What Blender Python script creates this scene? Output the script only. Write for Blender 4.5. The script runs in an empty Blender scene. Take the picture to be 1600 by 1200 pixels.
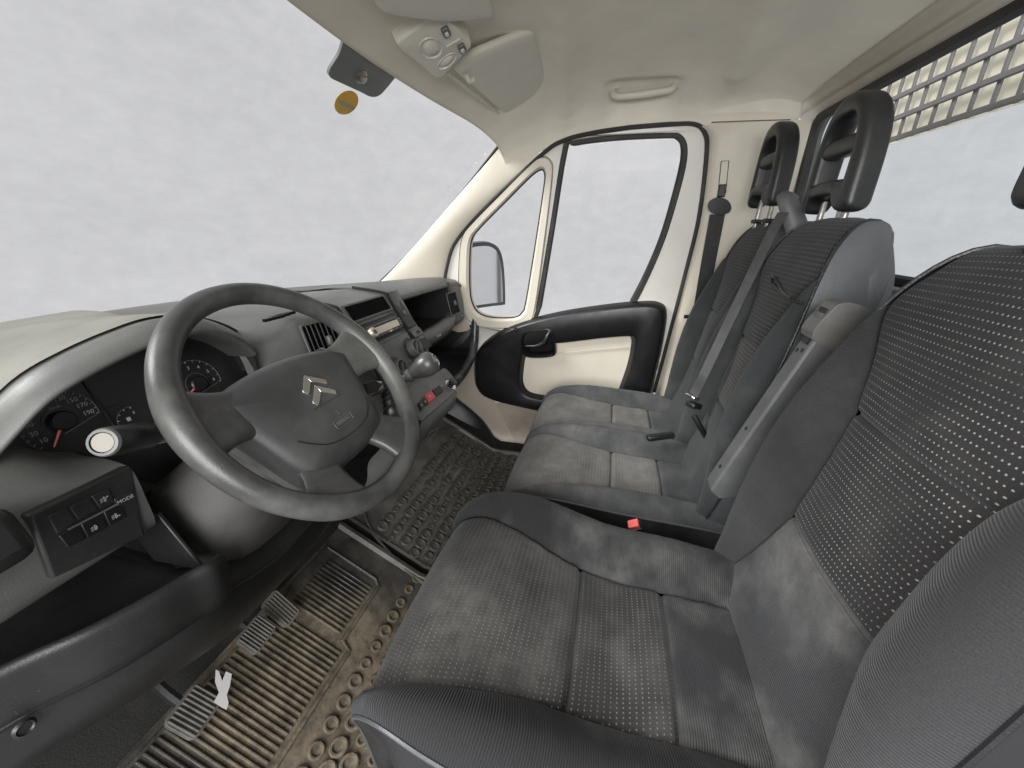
import bpy, bmesh, math, random
from mathutils import Vector as V, Matrix
from mathutils.geometry import tessellate_polygon
random.seed(7)
sc = bpy.context.scene
COL = sc.collection
R = math.radians

# ------------------------------------------------------------------ camera
CAM = V((-.94, 0, 1.05)); FPX = 621.0; YAW = R(13.7); PIT = R(21.2)
FW = V((math.cos(PIT)*math.cos(YAW), math.cos(PIT)*math.sin(YAW), -math.sin(PIT)))
RT = V((math.sin(YAW), -math.cos(YAW), 0))
UP = V((math.sin(PIT)*math.cos(YAW), math.sin(PIT)*math.sin(YAW), math.cos(PIT)))
cd = bpy.data.cameras.new('camera'); cam = bpy.data.objects.new('camera', cd); COL.objects.link(cam)
cd.sensor_width = 36; cd.lens = FPX/1600*36; cd.clip_start = .02; cd.clip_end = 500
M = Matrix((RT, UP, -FW)).transposed().to_4x4(); M.translation = CAM; cam.matrix_world = M
sc.camera = cam

# ------------------------------------------------------------------ light
w = bpy.data.worlds.new('World'); sc.world = w; w.use_nodes = True
wn = w.node_tree.nodes; wl = w.node_tree.links; wn.clear()
wo = wn.new('ShaderNodeOutputWorld'); bg = wn.new('ShaderNodeBackground'); tc = wn.new('ShaderNodeTexCoord')
mp = wn.new('ShaderNodeMapping'); mp.inputs['Scale'].default_value = (1, 1, 1.6)
n1 = wn.new('ShaderNodeTexNoise'); n1.inputs['Scale'].default_value = 2.2; n1.inputs['Detail'].default_value = 5
n2 = wn.new('ShaderNodeTexNoise'); n2.inputs['Scale'].default_value = 24; n2.inputs['Detail'].default_value = 8; n2.inputs['Roughness'].default_value = .7
mx = wn.new('ShaderNodeMath'); mx.operation = 'MULTIPLY_ADD'; mx.inputs[1].default_value = .45
mm = wn.new('ShaderNodeMath'); mm.operation = 'MULTIPLY'; mm.inputs[1].default_value = .55
rp = wn.new('ShaderNodeValToRGB'); e = rp.color_ramp.elements
e[0].position = .32; e[0].color = (.575, .572, .588, 1); e[1].position = .66; e[1].color = (.70, .695, .708, 1)
wl.new(tc.outputs['Generated'], mp.inputs[0]); wl.new(mp.outputs[0], n1.inputs[0]); wl.new(mp.outputs[0], n2.inputs[0])
wl.new(n2.outputs['Fac'], mm.inputs[0]); wl.new(n1.outputs['Fac'], mx.inputs[0]); wl.new(mm.outputs[0], mx.inputs[2])
wl.new(mx.outputs[0], rp.inputs[0]); wl.new(rp.outputs[0], bg.inputs[0]); wl.new(bg.outputs[0], wo.inputs[0])
bg.inputs['Strength'].default_value = 1.0

sl = bpy.data.lights.new('sun', 'SUN'); sun = bpy.data.objects.new('sun', sl); COL.objects.link(sun)
sl.energy = 5.0; sl.angle = R(28); sl.color = (1, .985, .96)
SD = V((.42, -.70, -.58)).normalized()          # the way the light travels
sun.rotation_euler = SD.to_track_quat('-Z', 'Y').to_euler()
al = bpy.data.lights.new('open_door_daylight', 'AREA'); ao = bpy.data.objects.new('open_door_daylight', al); COL.objects.link(ao)
al.shape = 'RECTANGLE'; al.size = 1.8; al.size_y = 1.3; al.energy = 105; al.color = (1, .995, .985)
ao.location = (-2.5, -.1, 1.42); ao.rotation_euler = (V((-.2, .0, 1.0))-V(ao.location)).to_track_quat('-Z', 'Y').to_euler()

vs = sc.view_settings; vs.view_transform = 'Standard'; vs.look = 'None'; vs.exposure = 0; vs.gamma = 1; vs.use_curve_mapping = False
sc.render.resolution_x = 1024; sc.render.resolution_y = 768
sc.cycles.max_bounces = 10; sc.cycles.transparent_max_bounces = 16; sc.cycles.diffuse_bounces = 5

# ------------------------------------------------------------------ measuring
SIDE_N = V((1, 0, .13)); SIDE_O = V((.80, 0, .85))
SIDE = (SIDE_N, SIDE_O)
def P(u, v, x=None, y=None, z=None, pl=None, off=0):
    """a point of the cab: the sight line of a photo pixel met with a plane of the vehicle"""
    d = RT*((u-800)/FPX)+UP*((600-v)/FPX)+FW
    if x is not None: t = (x-CAM.x)/d.x
    elif y is not None: t = (y-CAM.y)/d.y
    elif z is not None: t = (z-CAM.z)/d.z
    else:
        n, o = pl; t = (n.dot(o-CAM)-off*n.length)/n.dot(d)
    return CAM+d*t

# ------------------------------------------------------------------ mesh helpers
BASE = {}
def tag(o, label, cat, group=None):
    o['label'] = label; o['category'] = cat
    if group: o['group'] = group
    return o
def thing(name, base, label, cat, group=None):
    o = bpy.data.objects.new(name, None); COL.objects.link(o); o.location = base; o.empty_display_size = .05
    BASE[o.name] = V(base)
    return tag(o, label, cat, group)
def ob(name, verts, faces, mat, parent=None, base=None, smooth=True, ang=38, bevel=0, seg=2, sub=0, solid=0, uv=None, label=None):
    if parent is not None: b = BASE[parent.name]
    else: b = V(base) if base is not None else sum((V(v) for v in verts), V())/len(verts)
    me = bpy.data.meshes.new(name); me.from_pydata([tuple(V(v)-b) for v in verts], [], [tuple(f) for f in faces])
    me.materials.append(mat)
    bm = bmesh.new(); bm.from_mesh(me); bmesh.ops.recalc_face_normals(bm, faces=bm.faces[:]); bm.to_mesh(me); bm.free()
    if uv:
        l = me.uv_layers.new(name='UVMap')
        for lp in me.loops: l.data[lp.index].uv = uv[lp.vertex_index]
    if smooth:
        me.polygons.foreach_set('use_smooth', [True]*len(me.polygons))
        if ang < 180 and not sub: me.set_sharp_from_angle(angle=R(ang))
    o = bpy.data.objects.new(name, me); COL.objects.link(o)
    if parent is not None:
        o.parent = parent
    else: o.location = b
    BASE[o.name] = b
    if solid:
        m = o.modifiers.new('solid', 'SOLIDIFY'); m.thickness = abs(solid); m.offset = 1 if solid > 0 else -1
    if bevel:
        m = o.modifiers.new('bevel', 'BEVEL'); m.width = bevel; m.segments = seg; m.limit_method = 'ANGLE'; m.angle_limit = R(30); m.harden_normals = False
    if sub:
        m = o.modifiers.new('sub', 'SUBSURF'); m.levels = sub; m.render_levels = sub
    if label: o['label'] = label
    return o
def cat1(p, t, closed=False):
    n = len(p)
    if closed: i = int(math.floor(t)) % n; f = t-math.floor(t); a, b, c, d = p[i-1], p[i], p[(i+1) % n], p[(i+2) % n]
    else:
        i = min(int(t), n-2); f = t-i; b, c = p[i], p[i+1]
        a = p[i-1] if i > 0 else b*2-c; d = p[i+2] if i+2 < n else c*2-b
    return b+.5*f*((c-a)+f*((2*a-5*b+4*c-d)+f*(3*(b-c)+d-a)))
def curve(pts, n, closed=False):
    p = [V(q) for q in pts]
    if closed: return [cat1(p, i*len(p)/n, True) for i in range(n)]
    return [cat1(p, i*(len(p)-1)/(n-1)) for i in range(n)]
def spl(xs, ys):
    """smooth scalar function through (xs, ys)"""
    def f(x):
        if x <= xs[0]: return ys[0]
        if x >= xs[-1]: return ys[-1]
        i = max(k for k in range(len(xs)-1) if xs[k] <= x); f_ = (x-xs[i])/(xs[i+1]-xs[i])
        s = lambda k: (ys[min(k+1, len(xs)-1)]-ys[max(k-1, 0)])/(xs[min(k+1, len(xs)-1)]-xs[max(k-1, 0)])
        h = xs[i+1]-xs[i]; m0, m1 = s(i)*h, s(i+1)*h; a, b = ys[i], ys[i+1]
        return a+f_*(m0+f_*((3*(b-a)-2*m0-m1)+f_*(2*(a-b)+m0+m1)))
    return f
def gridf(nu, nv, cu=False, cv=False):
    f = []
    for i in range(nu if cu else nu-1):
        for j in range(nv if cv else nv-1):
            a, b = i, (i+1) % nu; c, d = j, (j+1) % nv
            f.append((a*nv+c, a*nv+d, b*nv+d, b*nv+c))
    return f
def skin(rows, nu=0, nv=0, cv=False, caps=False):
    """rows of points -> verts, faces; resampled smoothly when nu / nv are given"""
    rows = [[V(p) for p in r] for r in rows]
    if nv: rows = [curve(r, nv, cv) for r in rows]
    if nu:
        cols = [curve([r[j] for r in rows], nu) for j in range(len(rows[0]))]
        rows = [[c[i] for c in cols] for i in range(nu)]
    nv = len(rows[0]); v = [p for r in rows for p in r]; f = gridf(len(rows), nv, False, cv)
    if caps and cv: f.append(tuple(range(nv))); f.append(tuple((len(rows)-1)*nv+j for j in range(nv)))
    return v, f
def tube(path, r, n=10, closed=False, flat=1.0, ref=None):
    path = [V(p) for p in path]; N = len(path); v = []; prev = None
    for i, p in enumerate(path):
        if closed: t = path[(i+1) % N]-path[i-1]
        else: t = path[min(i+1, N-1)]-path[max(i-1, 0)]
        t.normalize()
        if prev is None:
            a = V(ref) if ref is not None else (V((0, 0, 1)) if abs(t.z) < .9 else V((1, 0, 0)))
        else: a = prev
        a = (a-t*a.dot(t)).normalized(); prev = a if ref is None else V(ref); b = t.cross(a)
        rr = r[i] if isinstance(r, (list, tuple)) else r
        for k in range(n):
            th = 2*math.pi*k/n; v.append(p+a*math.cos(th)*rr*flat+b*math.sin(th)*rr)
    f = gridf(N, n, closed, True)
    if not closed: f.append(tuple(range(n))); f.append(tuple((N-1)*n+k for k in range(n)))
    return v, f
def ribbon(path, wdir, w, t):
    """flat strap: path, width direction(s), width, thickness"""
    path = [V(p) for p in path]; v = []; N = len(path)
    for i, p in enumerate(path):
        tg = (path[min(i+1, N-1)]-path[max(i-1, 0)]).normalized()
        d = V(wdir[i] if isinstance(wdir, list) else wdir); d = (d-tg*d.dot(tg)).normalized(); nn = tg.cross(d)
        for a, b in ((-1, -1), (1, -1), (1, 1), (-1, 1)): v.append(p+d*(a*w/2)+nn*(b*t/2))
    f = gridf(N, 4, False, True); f += [(0, 1, 2, 3), tuple((N-1)*4+k for k in range(4))]
    return v, f
def frame(n, up=(0, 0, 1)):
    n = V(n).normalized(); a = V(up); a = (a-n*a.dot(n)).normalized(); return a.cross(n), a, n       # right, up, normal
def box(c, s, ax=None):
    c = V(c); r, u, n = ax if ax else (V((1, 0, 0)), V((0, 1, 0)), V((0, 0, 1)))
    v = [c+r*(a*s[0]/2)+u*(b*s[1]/2)+n*(d*s[2]/2) for a in (-1, 1) for b in (-1, 1) for d in (-1, 1)]
    return v, [(0, 1, 3, 2), (4, 6, 7, 5), (0, 4, 5, 1), (2, 3, 7, 6), (0, 2, 6, 4), (1, 5, 7, 3)]
def plate(loops, n, t):
    """flat plate with holes: first loop the outline, the others holes; n*t is the thickness away from the loops"""
    n = V(n).normalized()*t; loops = [[V(p) for p in l] for l in loops]
    flat = [p for l in loops for p in l]; N = len(flat)
    v = flat+[p+n for p in flat]; f = []
    for a, b, c in tessellate_polygon(loops): f.append((a, b, c)); f.append((a+N, c+N, b+N))
    o = 0
    for l in loops:
        k = len(l)
        for i in range(k): j = (i+1) % k; f.append((o+i, o+j, o+j+N, o+i+N))
        o += k
    return v, f
def lathe(prof, c, ax, n=24, cap=True):
    """prof: (radius, height along ax) pairs"""
    r, u, nn = frame(ax, (0, 0, 1) if abs(V(ax).normalized().z) < .9 else (0, 1, 0)); c = V(c); v = []
    for rr, h in prof:
        for k in range(n): th = 2*math.pi*k/n; v.append(c+nn*h+(r*math.cos(th)+u*math.sin(th))*rr)
    f = gridf(len(prof), n, False, True)
    if cap: f.append(tuple(range(n))); f.append(tuple((len(prof)-1)*n+k for k in range(n)))
    return v, f
def join(*vf):
    v = []; f = []
    for a, b in vf: k = len(v); v += list(a); f += [tuple(i+k for i in q) for q in b]
    return v, f
def rrect(w, h, r, n=4):
    o = []
    for cx, cy, a0 in ((w/2-r, h/2-r, 0), (-w/2+r, h/2-r, 90), (-w/2+r, -h/2+r, 180), (w/2-r, -h/2+r, 270)):
        for i in range(n+1): a = R(a0+90*i/n); o.append((cx+r*math.cos(a), cy+r*math.sin(a)))
    return o
def on(c, ax, pts): return [V(c)+ax[0]*p[0]+ax[1]*p[1]+(ax[2]*p[2] if len(p) > 2 else V()) for p in pts]
def text(name, s, c, ax, size, mat, parent, t=.0004, align='CENTER', sx=1.0):
    cu = bpy.data.curves.new(name, 'FONT'); cu.body = s; cu.size = size; cu.align_x = align; cu.align_y = 'CENTER'; cu.extrude = t; cu.resolution_u = 2
    to = bpy.data.objects.new(name+'_tmp', cu); COL.objects.link(to)
    dg = bpy.context.evaluated_depsgraph_get(); me = bpy.data.meshes.new_from_object(to.evaluated_get(dg))
    v = [V(c)+ax[0]*p.co.x*sx+ax[1]*p.co.y+ax[2]*(p.co.z+t) for p in me.vertices]; f = [tuple(p.vertices) for p in me.polygons]
    bpy.data.objects.remove(to); bpy.data.meshes.remove(me)
    return ob(name, v, f, mat, parent, smooth=False)

# ------------------------------------------------------------------ materials
def nodes(name):
    m = bpy.data.materials.new(name); m.use_nodes = True; return m, m.node_tree.nodes, m.node_tree.links, m.node_tree.nodes['Principled BSDF']
def ramp(n, l, src, p0, c0, p1, c1):
    r = n.new('ShaderNodeValToRGB'); r.color_ramp.elements[0].position = p0; r.color_ramp.elements[0].color = (*c0, 1)
    r.color_ramp.elements[1].position = p1; r.color_ramp.elements[1].color = (*c1, 1); l.new(src, r.inputs[0]); return r.outputs[0]
def noise(n, l, vec, scale, detail=4, rough=.55):
    t = n.new('ShaderNodeTexNoise'); t.inputs['Scale'].default_value = scale; t.inputs['Detail'].default_value = detail; t.inputs['Roughness'].default_value = rough
    l.new(vec, t.inputs['Vector']); return t.outputs['Fac']
def mixc(n, l, fac, a, b):
    m = n.new('ShaderNodeMix'); m.data_type = 'RGBA'
    for s, k in ((fac, 0), (a, 6), (b, 7)):
        if isinstance(s, tuple): m.inputs[k].default_value = (*s, 1)
        elif isinstance(s, (int, float)): m.inputs[k].default_value = s
        else: l.new(s, m.inputs[k])
    return m.outputs[2]
def math_(n, l, op, a, b=None, c=None):
    m = n.new('ShaderNodeMath'); m.operation = op
    for i, s in enumerate((a, b, c)):
        if s is None: continue
        if isinstance(s, (int, float)): m.inputs[i].default_value = s
        else: l.new(s, m.inputs[i])
    return m.outputs[0]
def bump(n, l, h, strength, dist, prev=None):
    b = n.new('ShaderNodeBump'); b.inputs['Strength'].default_value = strength; b.inputs['Distance'].default_value = dist
    l.new(h, b.inputs['Height'])
    if prev is not None: l.new(prev, b.inputs['Normal'])
    return b.outputs[0]
def surf(name, col, rough=.55, dust=None, dscale=5, dlo=.45, dhi=.7, grain=350, gstr=.25, gdist=.0008, metal=0, spec=.5, speck=0, damt=1.0, var=.12):
    """moulded plastic, paint, vinyl: even colour with slight unevenness, dust patches, fine grain and specks"""
    m, n, l, b = nodes(name); tcd = n.new('ShaderNodeTexCoord').outputs['Object']
    dk = tuple(c*(1-var) for c in col); lt = tuple(min(1, c*(1+var)) for c in col)
    c = ramp(n, l, noise(n, l, tcd, 7, 5, .6), .3, dk, .7, lt)
    ro = math_(n, l, 'MULTIPLY_ADD', noise(n, l, tcd, 22, 4), .22, rough-.11)
    if dust:
        f = ramp(n, l, noise(n, l, tcd, dscale, 7, .62), dlo, (0, 0, 0), dhi, (damt,)*3)
        c = mixc(n, l, f, c, dust); ro = math_(n, l, 'MULTIPLY_ADD', f, .18, ro)
    if speck:
        s = ramp(n, l, noise(n, l, tcd, 230, 2, .5), .73, (0, 0, 0), .78, (speck,)*3); c = mixc(n, l, s, c, (.5, .49, .45))
    l.new(c, b.inputs['Base Color']); l.new(ro, b.inputs['Roughness']); b.inputs['Metallic'].default_value = metal
    b.inputs['Specular IOR Level'].default_value = spec
    if gstr: l.new(bump(n, l, noise(n, l, tcd, grain, 3, .6), gstr, gdist), b.inputs['Normal'])
    return m
def fabric(name, col, dots=None, dotcol=(.27, .265, .255), rib=0, dust=(.26, .26, .25), damt=.5, dlo=.48, dhi=.68, dscale=6, pu=.0060, pv=.0088, rad=.00095, skew=.36, rough=.95):
    m, n, l, b = nodes(name); t = n.new('ShaderNodeTexCoord'); tcd = t.outputs['Object']
    sx = n.new('ShaderNodeSeparateXYZ'); l.new(t.outputs['UV'], sx.inputs[0]); u, v = sx.outputs[0], sx.outputs[1]
    c = ramp(n, l, noise(n, l, tcd, 900, 2), .3, tuple(k*.72 for k in col), .7, tuple(k*1.28 for k in col))
    f = ramp(n, l, noise(n, l, tcd, dscale, 5, .5), dlo, (0, 0, 0), dhi, (damt,)*3)
    f = math_(n, l, 'MULTIPLY', f, ramp(n, l, noise(n, l, tcd, 34, 6, .7), .30, (.35,)*3, .62, (1,)*3))
    nrm = bump(n, l, noise(n, l, tcd, 700, 2), .35, .0008)
    if dots:
        rv = math_(n, l, 'DIVIDE', v, pv); row = math_(n, l, 'FLOOR', rv); fv = math_(n, l, 'SUBTRACT', math_(n, l, 'FRACT', rv), .5)
        ru = math_(n, l, 'MULTIPLY_ADD', row, skew, math_(n, l, 'DIVIDE', u, pu)); fu = math_(n, l, 'SUBTRACT', math_(n, l, 'FRACT', ru), .5)
        du = math_(n, l, 'MULTIPLY', fu, pu); dv = math_(n, l, 'MULTIPLY', fv, pv*dots)
        d = math_(n, l, 'SQRT', math_(n, l, 'ADD', math_(n, l, 'MULTIPLY', du, du), math_(n, l, 'MULTIPLY', dv, dv)))
        dot = ramp(n, l, math_(n, l, 'MULTIPLY', d, .5/rad), .32, (1, 1, 1), .68, (0, 0, 0))
        wear = ramp(n, l, noise(n, l, tcd, 14, 4), .32, (.25,)*3, .62, (.95,)*3)
        c = mixc(n, l, math_(n, l, 'MULTIPLY', dot, wear), c, dotcol)
        nrm = bump(n, l, dot, .5, .0008, nrm)
    c = mixc(n, l, f, c, dust)
    if rib:
        wv = math_(n, l, 'SINE', math_(n, l, 'MULTIPLY', v, 2*math.pi/rib)); nrm = bump(n, l, wv, .55, .0009, nrm)
        c = mixc(n, l, math_(n, l, 'MULTIPLY_ADD', wv, .10, .10), c, tuple(k*.55 for k in col))
    l.new(c, b.inputs['Base Color']); b.inputs['Roughness'].default_value = rough; b.inputs['Specular IOR Level'].default_value = .25
    b.inputs['Sheen Weight'].default_value = .12; b.inputs['Sheen Roughness'].default_value = .5; b.inputs['Sheen Tint'].default_value = (.7, .72, .75, 1)
    l.new(nrm, b.inputs['Normal']); return m
def glassm(name, tint=(.93, .95, .95), refl=.5):
    m, n, l, b = nodes(name); n.remove(b); o = n['Material Output']
    tr = n.new('ShaderNodeBsdfTransparent'); tr.inputs[0].default_value = (*tint, 1); g = n.new('ShaderNodeBsdfGlossy'); g.inputs['Roughness'].default_value = .02
    fr = n.new('ShaderNodeFresnel'); fr.inputs[0].default_value = 1.45; mix = n.new('ShaderNodeMixShader')
    l.new(math_(n, l, 'MULTIPLY', fr.outputs[0], refl), mix.inputs[0]); l.new(tr.outputs[0], mix.inputs[1]); l.new(g.outputs[0], mix.inputs[2]); l.new(mix.outputs[0], o.inputs[0])
    return m
DUST = (.36, .35, .31)
CREAM = surf('cream_paint', (.62, .575, .485), .5, dust=(.50, .44, .36), dscale=3, dlo=.5, dhi=.75, damt=.5, gstr=.08, var=.04)
WHITE = surf('white_paint', (.66, .645, .60), .35, dust=(.56, .52, .45), dscale=3, dlo=.5, dhi=.8, damt=.4, gstr=.0, var=.03)
KICK = surf('taupe_panel', (.46, .40, .34), .6, dust=(.34, .29, .23), dscale=4, dlo=.45, dhi=.75, damt=.6, gstr=.12, var=.05)
LINER = surf('headliner_fabric', (.77, .725, .625), .95, dust=(.68, .615, .51), dscale=2.5, dlo=.48, dhi=.75, damt=.45, grain=700, gstr=.5, gdist=.0012, var=.06, spec=.1)
BEIGE = surf('beige_plastic', (.62, .59, .51), .55, dust=(.54, .50, .42), dscale=6, dlo=.5, dhi=.75, damt=.4, grain=500, gstr=.2, var=.05)
DASHTOP = surf('dusty_dash_top', (.155, .154, .138), .8, dust=(.255, .25, .215), dscale=4, dlo=.35, dhi=.65, damt=.8, grain=420, gstr=.3, speck=.12)
DASH = surf('dash_grey_plastic', (.082, .085, .081), .42, dust=(.17, .17, .156), dscale=4.5, dlo=.42, dhi=.75, damt=.6, grain=420, gstr=.35, speck=.10)
DASHD = surf('dash_dark_plastic', (.017, .0175, .0175), .42, dust=(.055, .054, .05), dscale=4.5, dlo=.45, dhi=.75, damt=.6, grain=420, gstr=.35, speck=.10)
KNEE = surf('knee_panel_plastic', (.011, .0112, .0112), .42, dust=(.034, .034, .032), dscale=5, dlo=.45, dhi=.75, damt=.6, grain=420, gstr=.35, speck=.08)
CONS = surf('console_grey_plastic', (.095, .095, .091), .38, dust=(.21, .208, .19), dscale=7, dlo=.45, dhi=.75, damt=.5, grain=500, gstr=.15)
BLACK = surf('black_plastic', (.008, .008, .0085), .38, dust=(.026, .0255, .024), dscale=6, dlo=.5, dhi=.8, damt=.5, grain=500, gstr=.25)
BLACKG = surf('black_gloss', (.006, .006, .007), .35, gstr=0, spec=.3)
VOID = surf('painted_recess_shade', (.004, .004, .0045), .9, gstr=0, spec=.08)  # near-black colour that paints in the shade of deep recesses
RUBBER = surf('black_rubber', (.02, .02, .021), .65, dust=(.08, .078, .07), dscale=6, damt=.5, gstr=.1)
WHEEL = surf('wheel_rim_plastic', (.042, .0425, .0412), .33, dust=(.15, .149, .139), dscale=7, dlo=.4, dhi=.72, damt=.75, grain=600, gstr=.3, speck=.15)
HUB = surf('hub_pad_plastic', (.034, .0365, .0355), .38, dust=(.095, .098, .092), dscale=6, dlo=.42, dhi=.75, damt=.65, grain=650, gstr=.35, speck=.2)
CHROME = surf('chrome', (.75, .75, .76), .18, metal=1, gstr=0, var=.05)
STEEL = surf('dull_steel', (.38, .37, .36), .4, metal=1, dust=(.25, .22, .18), dscale=30, damt=.6, gstr=.1)
RADIO = surf('radio_champagne', (.62, .58, .46), .35, metal=.5, gstr=0, var=.05)
RED = surf('red_button', (.55, .05, .08), .4, gstr=0, var=.05)
REDB = surf('red_buckle', (.75, .13, .11), .4, gstr=0, var=.08)
INK = surf('white_print', (.62, .62, .6), .6, gstr=0, var=.02)
INKD = surf('faded_print', (.34, .345, .345), .6, gstr=0, var=.02)
INKL = surf('dim_print', (.10, .10, .10), .6, gstr=0, var=.02)
NEEDLE = surf('red_needle', (.60, .16, .13), .4, gstr=0, var=.05)
WEB = surf('seat_belt_webbing', (.022, .022, .024), .7, dust=(.05, .05, .05), dscale=20, grain=900, gstr=.6)
WEBG = surf('grey_seat_belt_webbing', (.052, .052, .054), .55, dust=(.085, .085, .084), dscale=20, grain=900, gstr=.6)
ARM = surf('grey_armrest_plastic', (.085, .087, .09), .5, dust=(.16, .16, .155), dscale=8, damt=.5, gstr=.15)
ARMC = surf('worn_cap_plastic', (.10, .10, .097), .28, dust=(.18, .17, .155), dscale=10, damt=.6, gstr=.1)
VINYL = surf('black_vinyl', (.013, .013, .015), .32, dust=(.05, .05, .055), dscale=5, dlo=.45, dhi=.75, damt=.6, grain=260, gstr=.7, gdist=.0012)
VINYLG = surf('grey_vinyl', (.065, .068, .072), .42, dust=(.11, .113, .115), dscale=5, damt=.5, grain=260, gstr=.4)
HEADR = surf('head_restraint_vinyl', (.016, .0168, .0168), .38, dust=(.042, .042, .04), dscale=6, damt=.5, grain=450, gstr=.35)
PAPER = surf('paper', (.34, .333, .33), .8, gstr=.1, var=.05)
YEL = surf('yellow_sticker', (.62, .36, .03), .5, gstr=0, var=.15)
FRIT = surf('grey_bracket_plate', (.115, .125, .12), .45, gstr=.05, var=.08)
FLOOR = surf('dark_floor_carpet', (.011, .0105, .010), .9, dust=(.055, .047, .034), dscale=6, dlo=.52, dhi=.8, damt=.7, grain=300, gstr=.8, gdist=.002)
GLASS = glassm('window_glass', (.985, .99, .99), .03); GLASSC = glassm('cluster_lens', (.9, .9, .9), .35)
MIRR, _n, _l, _b = nodes('mirror_glass'); _b.inputs['Base Color'].default_value = (.8, .8, .82, 1); _b.inputs['Metallic'].default_value = 1; _b.inputs['Roughness'].default_value = .06
PLAIN = fabric('plain_bolster_fabric', (.015, .0152, .0163), rib=.0034, damt=.75, dlo=.50, dhi=.66, dscale=5, dust=(.10, .10, .097))
PLAINL = fabric('plain_grey_fabric', (.023, .0235, .0255), rib=.0034, damt=.8, dlo=.45, dhi=.64, dscale=5.5, dust=(.14, .138, .132))
PLAINP = fabric('dusty_bench_fabric', (.045, .048, .05), rib=.0034, damt=.55, dlo=.40, dhi=.72, dscale=8, dust=(.19, .19, .18))
PLAINB = fabric('bench_back_fabric', (.030, .0325, .034), rib=.0034, damt=.4, dlo=.46, dhi=.68, dscale=7, dust=(.11, .113, .11))
PLAINC = fabric('clean_backrest_fabric', (.021, .0212, .0225), rib=.0034, damt=.3, dlo=.46, dhi=.72, dscale=6, dust=(.075, .075, .075))
DOTS = fabric('dotted_fabric', (.0165, .0158, .016), dots=1, damt=.25, dlo=.5, dhi=.7, dust=(.12, .12, .115))
DOTW = fabric('worn_dotted_fabric', (.024, .0228, .0215), dots=1, dotcol=(.20, .195, .185), damt=.7, dlo=.36, dhi=.62, dust=(.115, .112, .105), dscale=6)
DOTC = fabric('scuffed_dotted_fabric', (.028, .0272, .0265), dots=1, dotcol=(.19, .185, .175), damt=.5, dlo=.44, dhi=.66, dust=(.13, .128, .12), dscale=9)
DOTB = fabric('bench_back_weave', (.036, .0345, .034), dots=1, dotcol=(.15, .145, .138), damt=.3, dlo=.45, dhi=.7, dust=(.11, .107, .10), pu=.0098, pv=.0092, rad=.0021, skew=.5)
DOTU = fabric('bench_upper_weave', (.022, .021, .0208), dots=1, dotcol=(.09, .106, .10), damt=.25, dlo=.45, dhi=.7, dust=(.09, .088, .085), pu=.0098, pv=.0092, rad=.0021, skew=.5)
DOTP = fabric('dusty_dotted_fabric', (.085, .082, .077), dots=1, dotcol=(.27, .26, .245), damt=.75, dlo=.30, dhi=.74, dust=(.25, .24, .225), dscale=9)
DOTL = fabric('light_dotted_fabric', (.05, .048, .047), dots=1, dotcol=(.26, .25, .24), damt=.35, dlo=.45, dhi=.7, dust=(.14, .135, .13))

# mud on the rubber mats: dry mud collects in the driver's footwell
def matm():
    m, n, l, b = nodes('muddy_rubber'); tcd = n.new('ShaderNodeTexCoord').outputs['Object']; g = n.new('ShaderNodeSeparateXYZ'); l.new(tcd, g.inputs[0])
    big = noise(n, l, tcd, 5, 6, .6)
    dx = g.outputs[0]; dy = g.outputs[1]
    d = math_(n, l, 'SQRT', math_(n, l, 'ADD', math_(n, l, 'MULTIPLY', math_(n, l, 'MULTIPLY', dx, dx), 1.4), math_(n, l, 'MULTIPLY', dy, dy)))
    a = math_(n, l, 'ADD', math_(n, l, 'MULTIPLY', d, -2.4), math_(n, l, 'MULTIPLY_ADD', big, 1.1, .56))
    f = ramp(n, l, a, .35, (0, 0, 0), .6, (1, 1, 1))
    dirt = ramp(n, l, noise(n, l, tcd, 26, 7, .72), .34, (.05, .041, .029), .62, (.17, .141, .10))
    dark = ramp(n, l, noise(n, l, tcd, 9, 6, .65), .45, (.022, .021, .019), .72, (.085, .08, .068))
    l.new(mixc(n, l, f, dark, dirt), b.inputs['Base Color']); l.new(math_(n, l, 'MULTIPLY_ADD', f, .45, .42), b.inputs['Roughness'])
    l.new(bump(n, l, noise(n, l, tcd, 140, 5, .7), .6, .002), b.inputs['Normal']); return m
MATM = matm()

# ================================================================== SETTING: floor, firewall, ceiling, pillars, rear wall
def struct(o): o['kind'] = 'structure'; return o
v, f = skin([[(x, -.60, 0), (x, .2, 0), (x, .50, 0), (x, .95, .26), (x, .99, .45), (x, 1.04, .80)] for x in (-.86, -.4, 0, .4, .86)])
struct(ob('floor', v, f, FLOOR, base=(0, 0, 0)))
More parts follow.
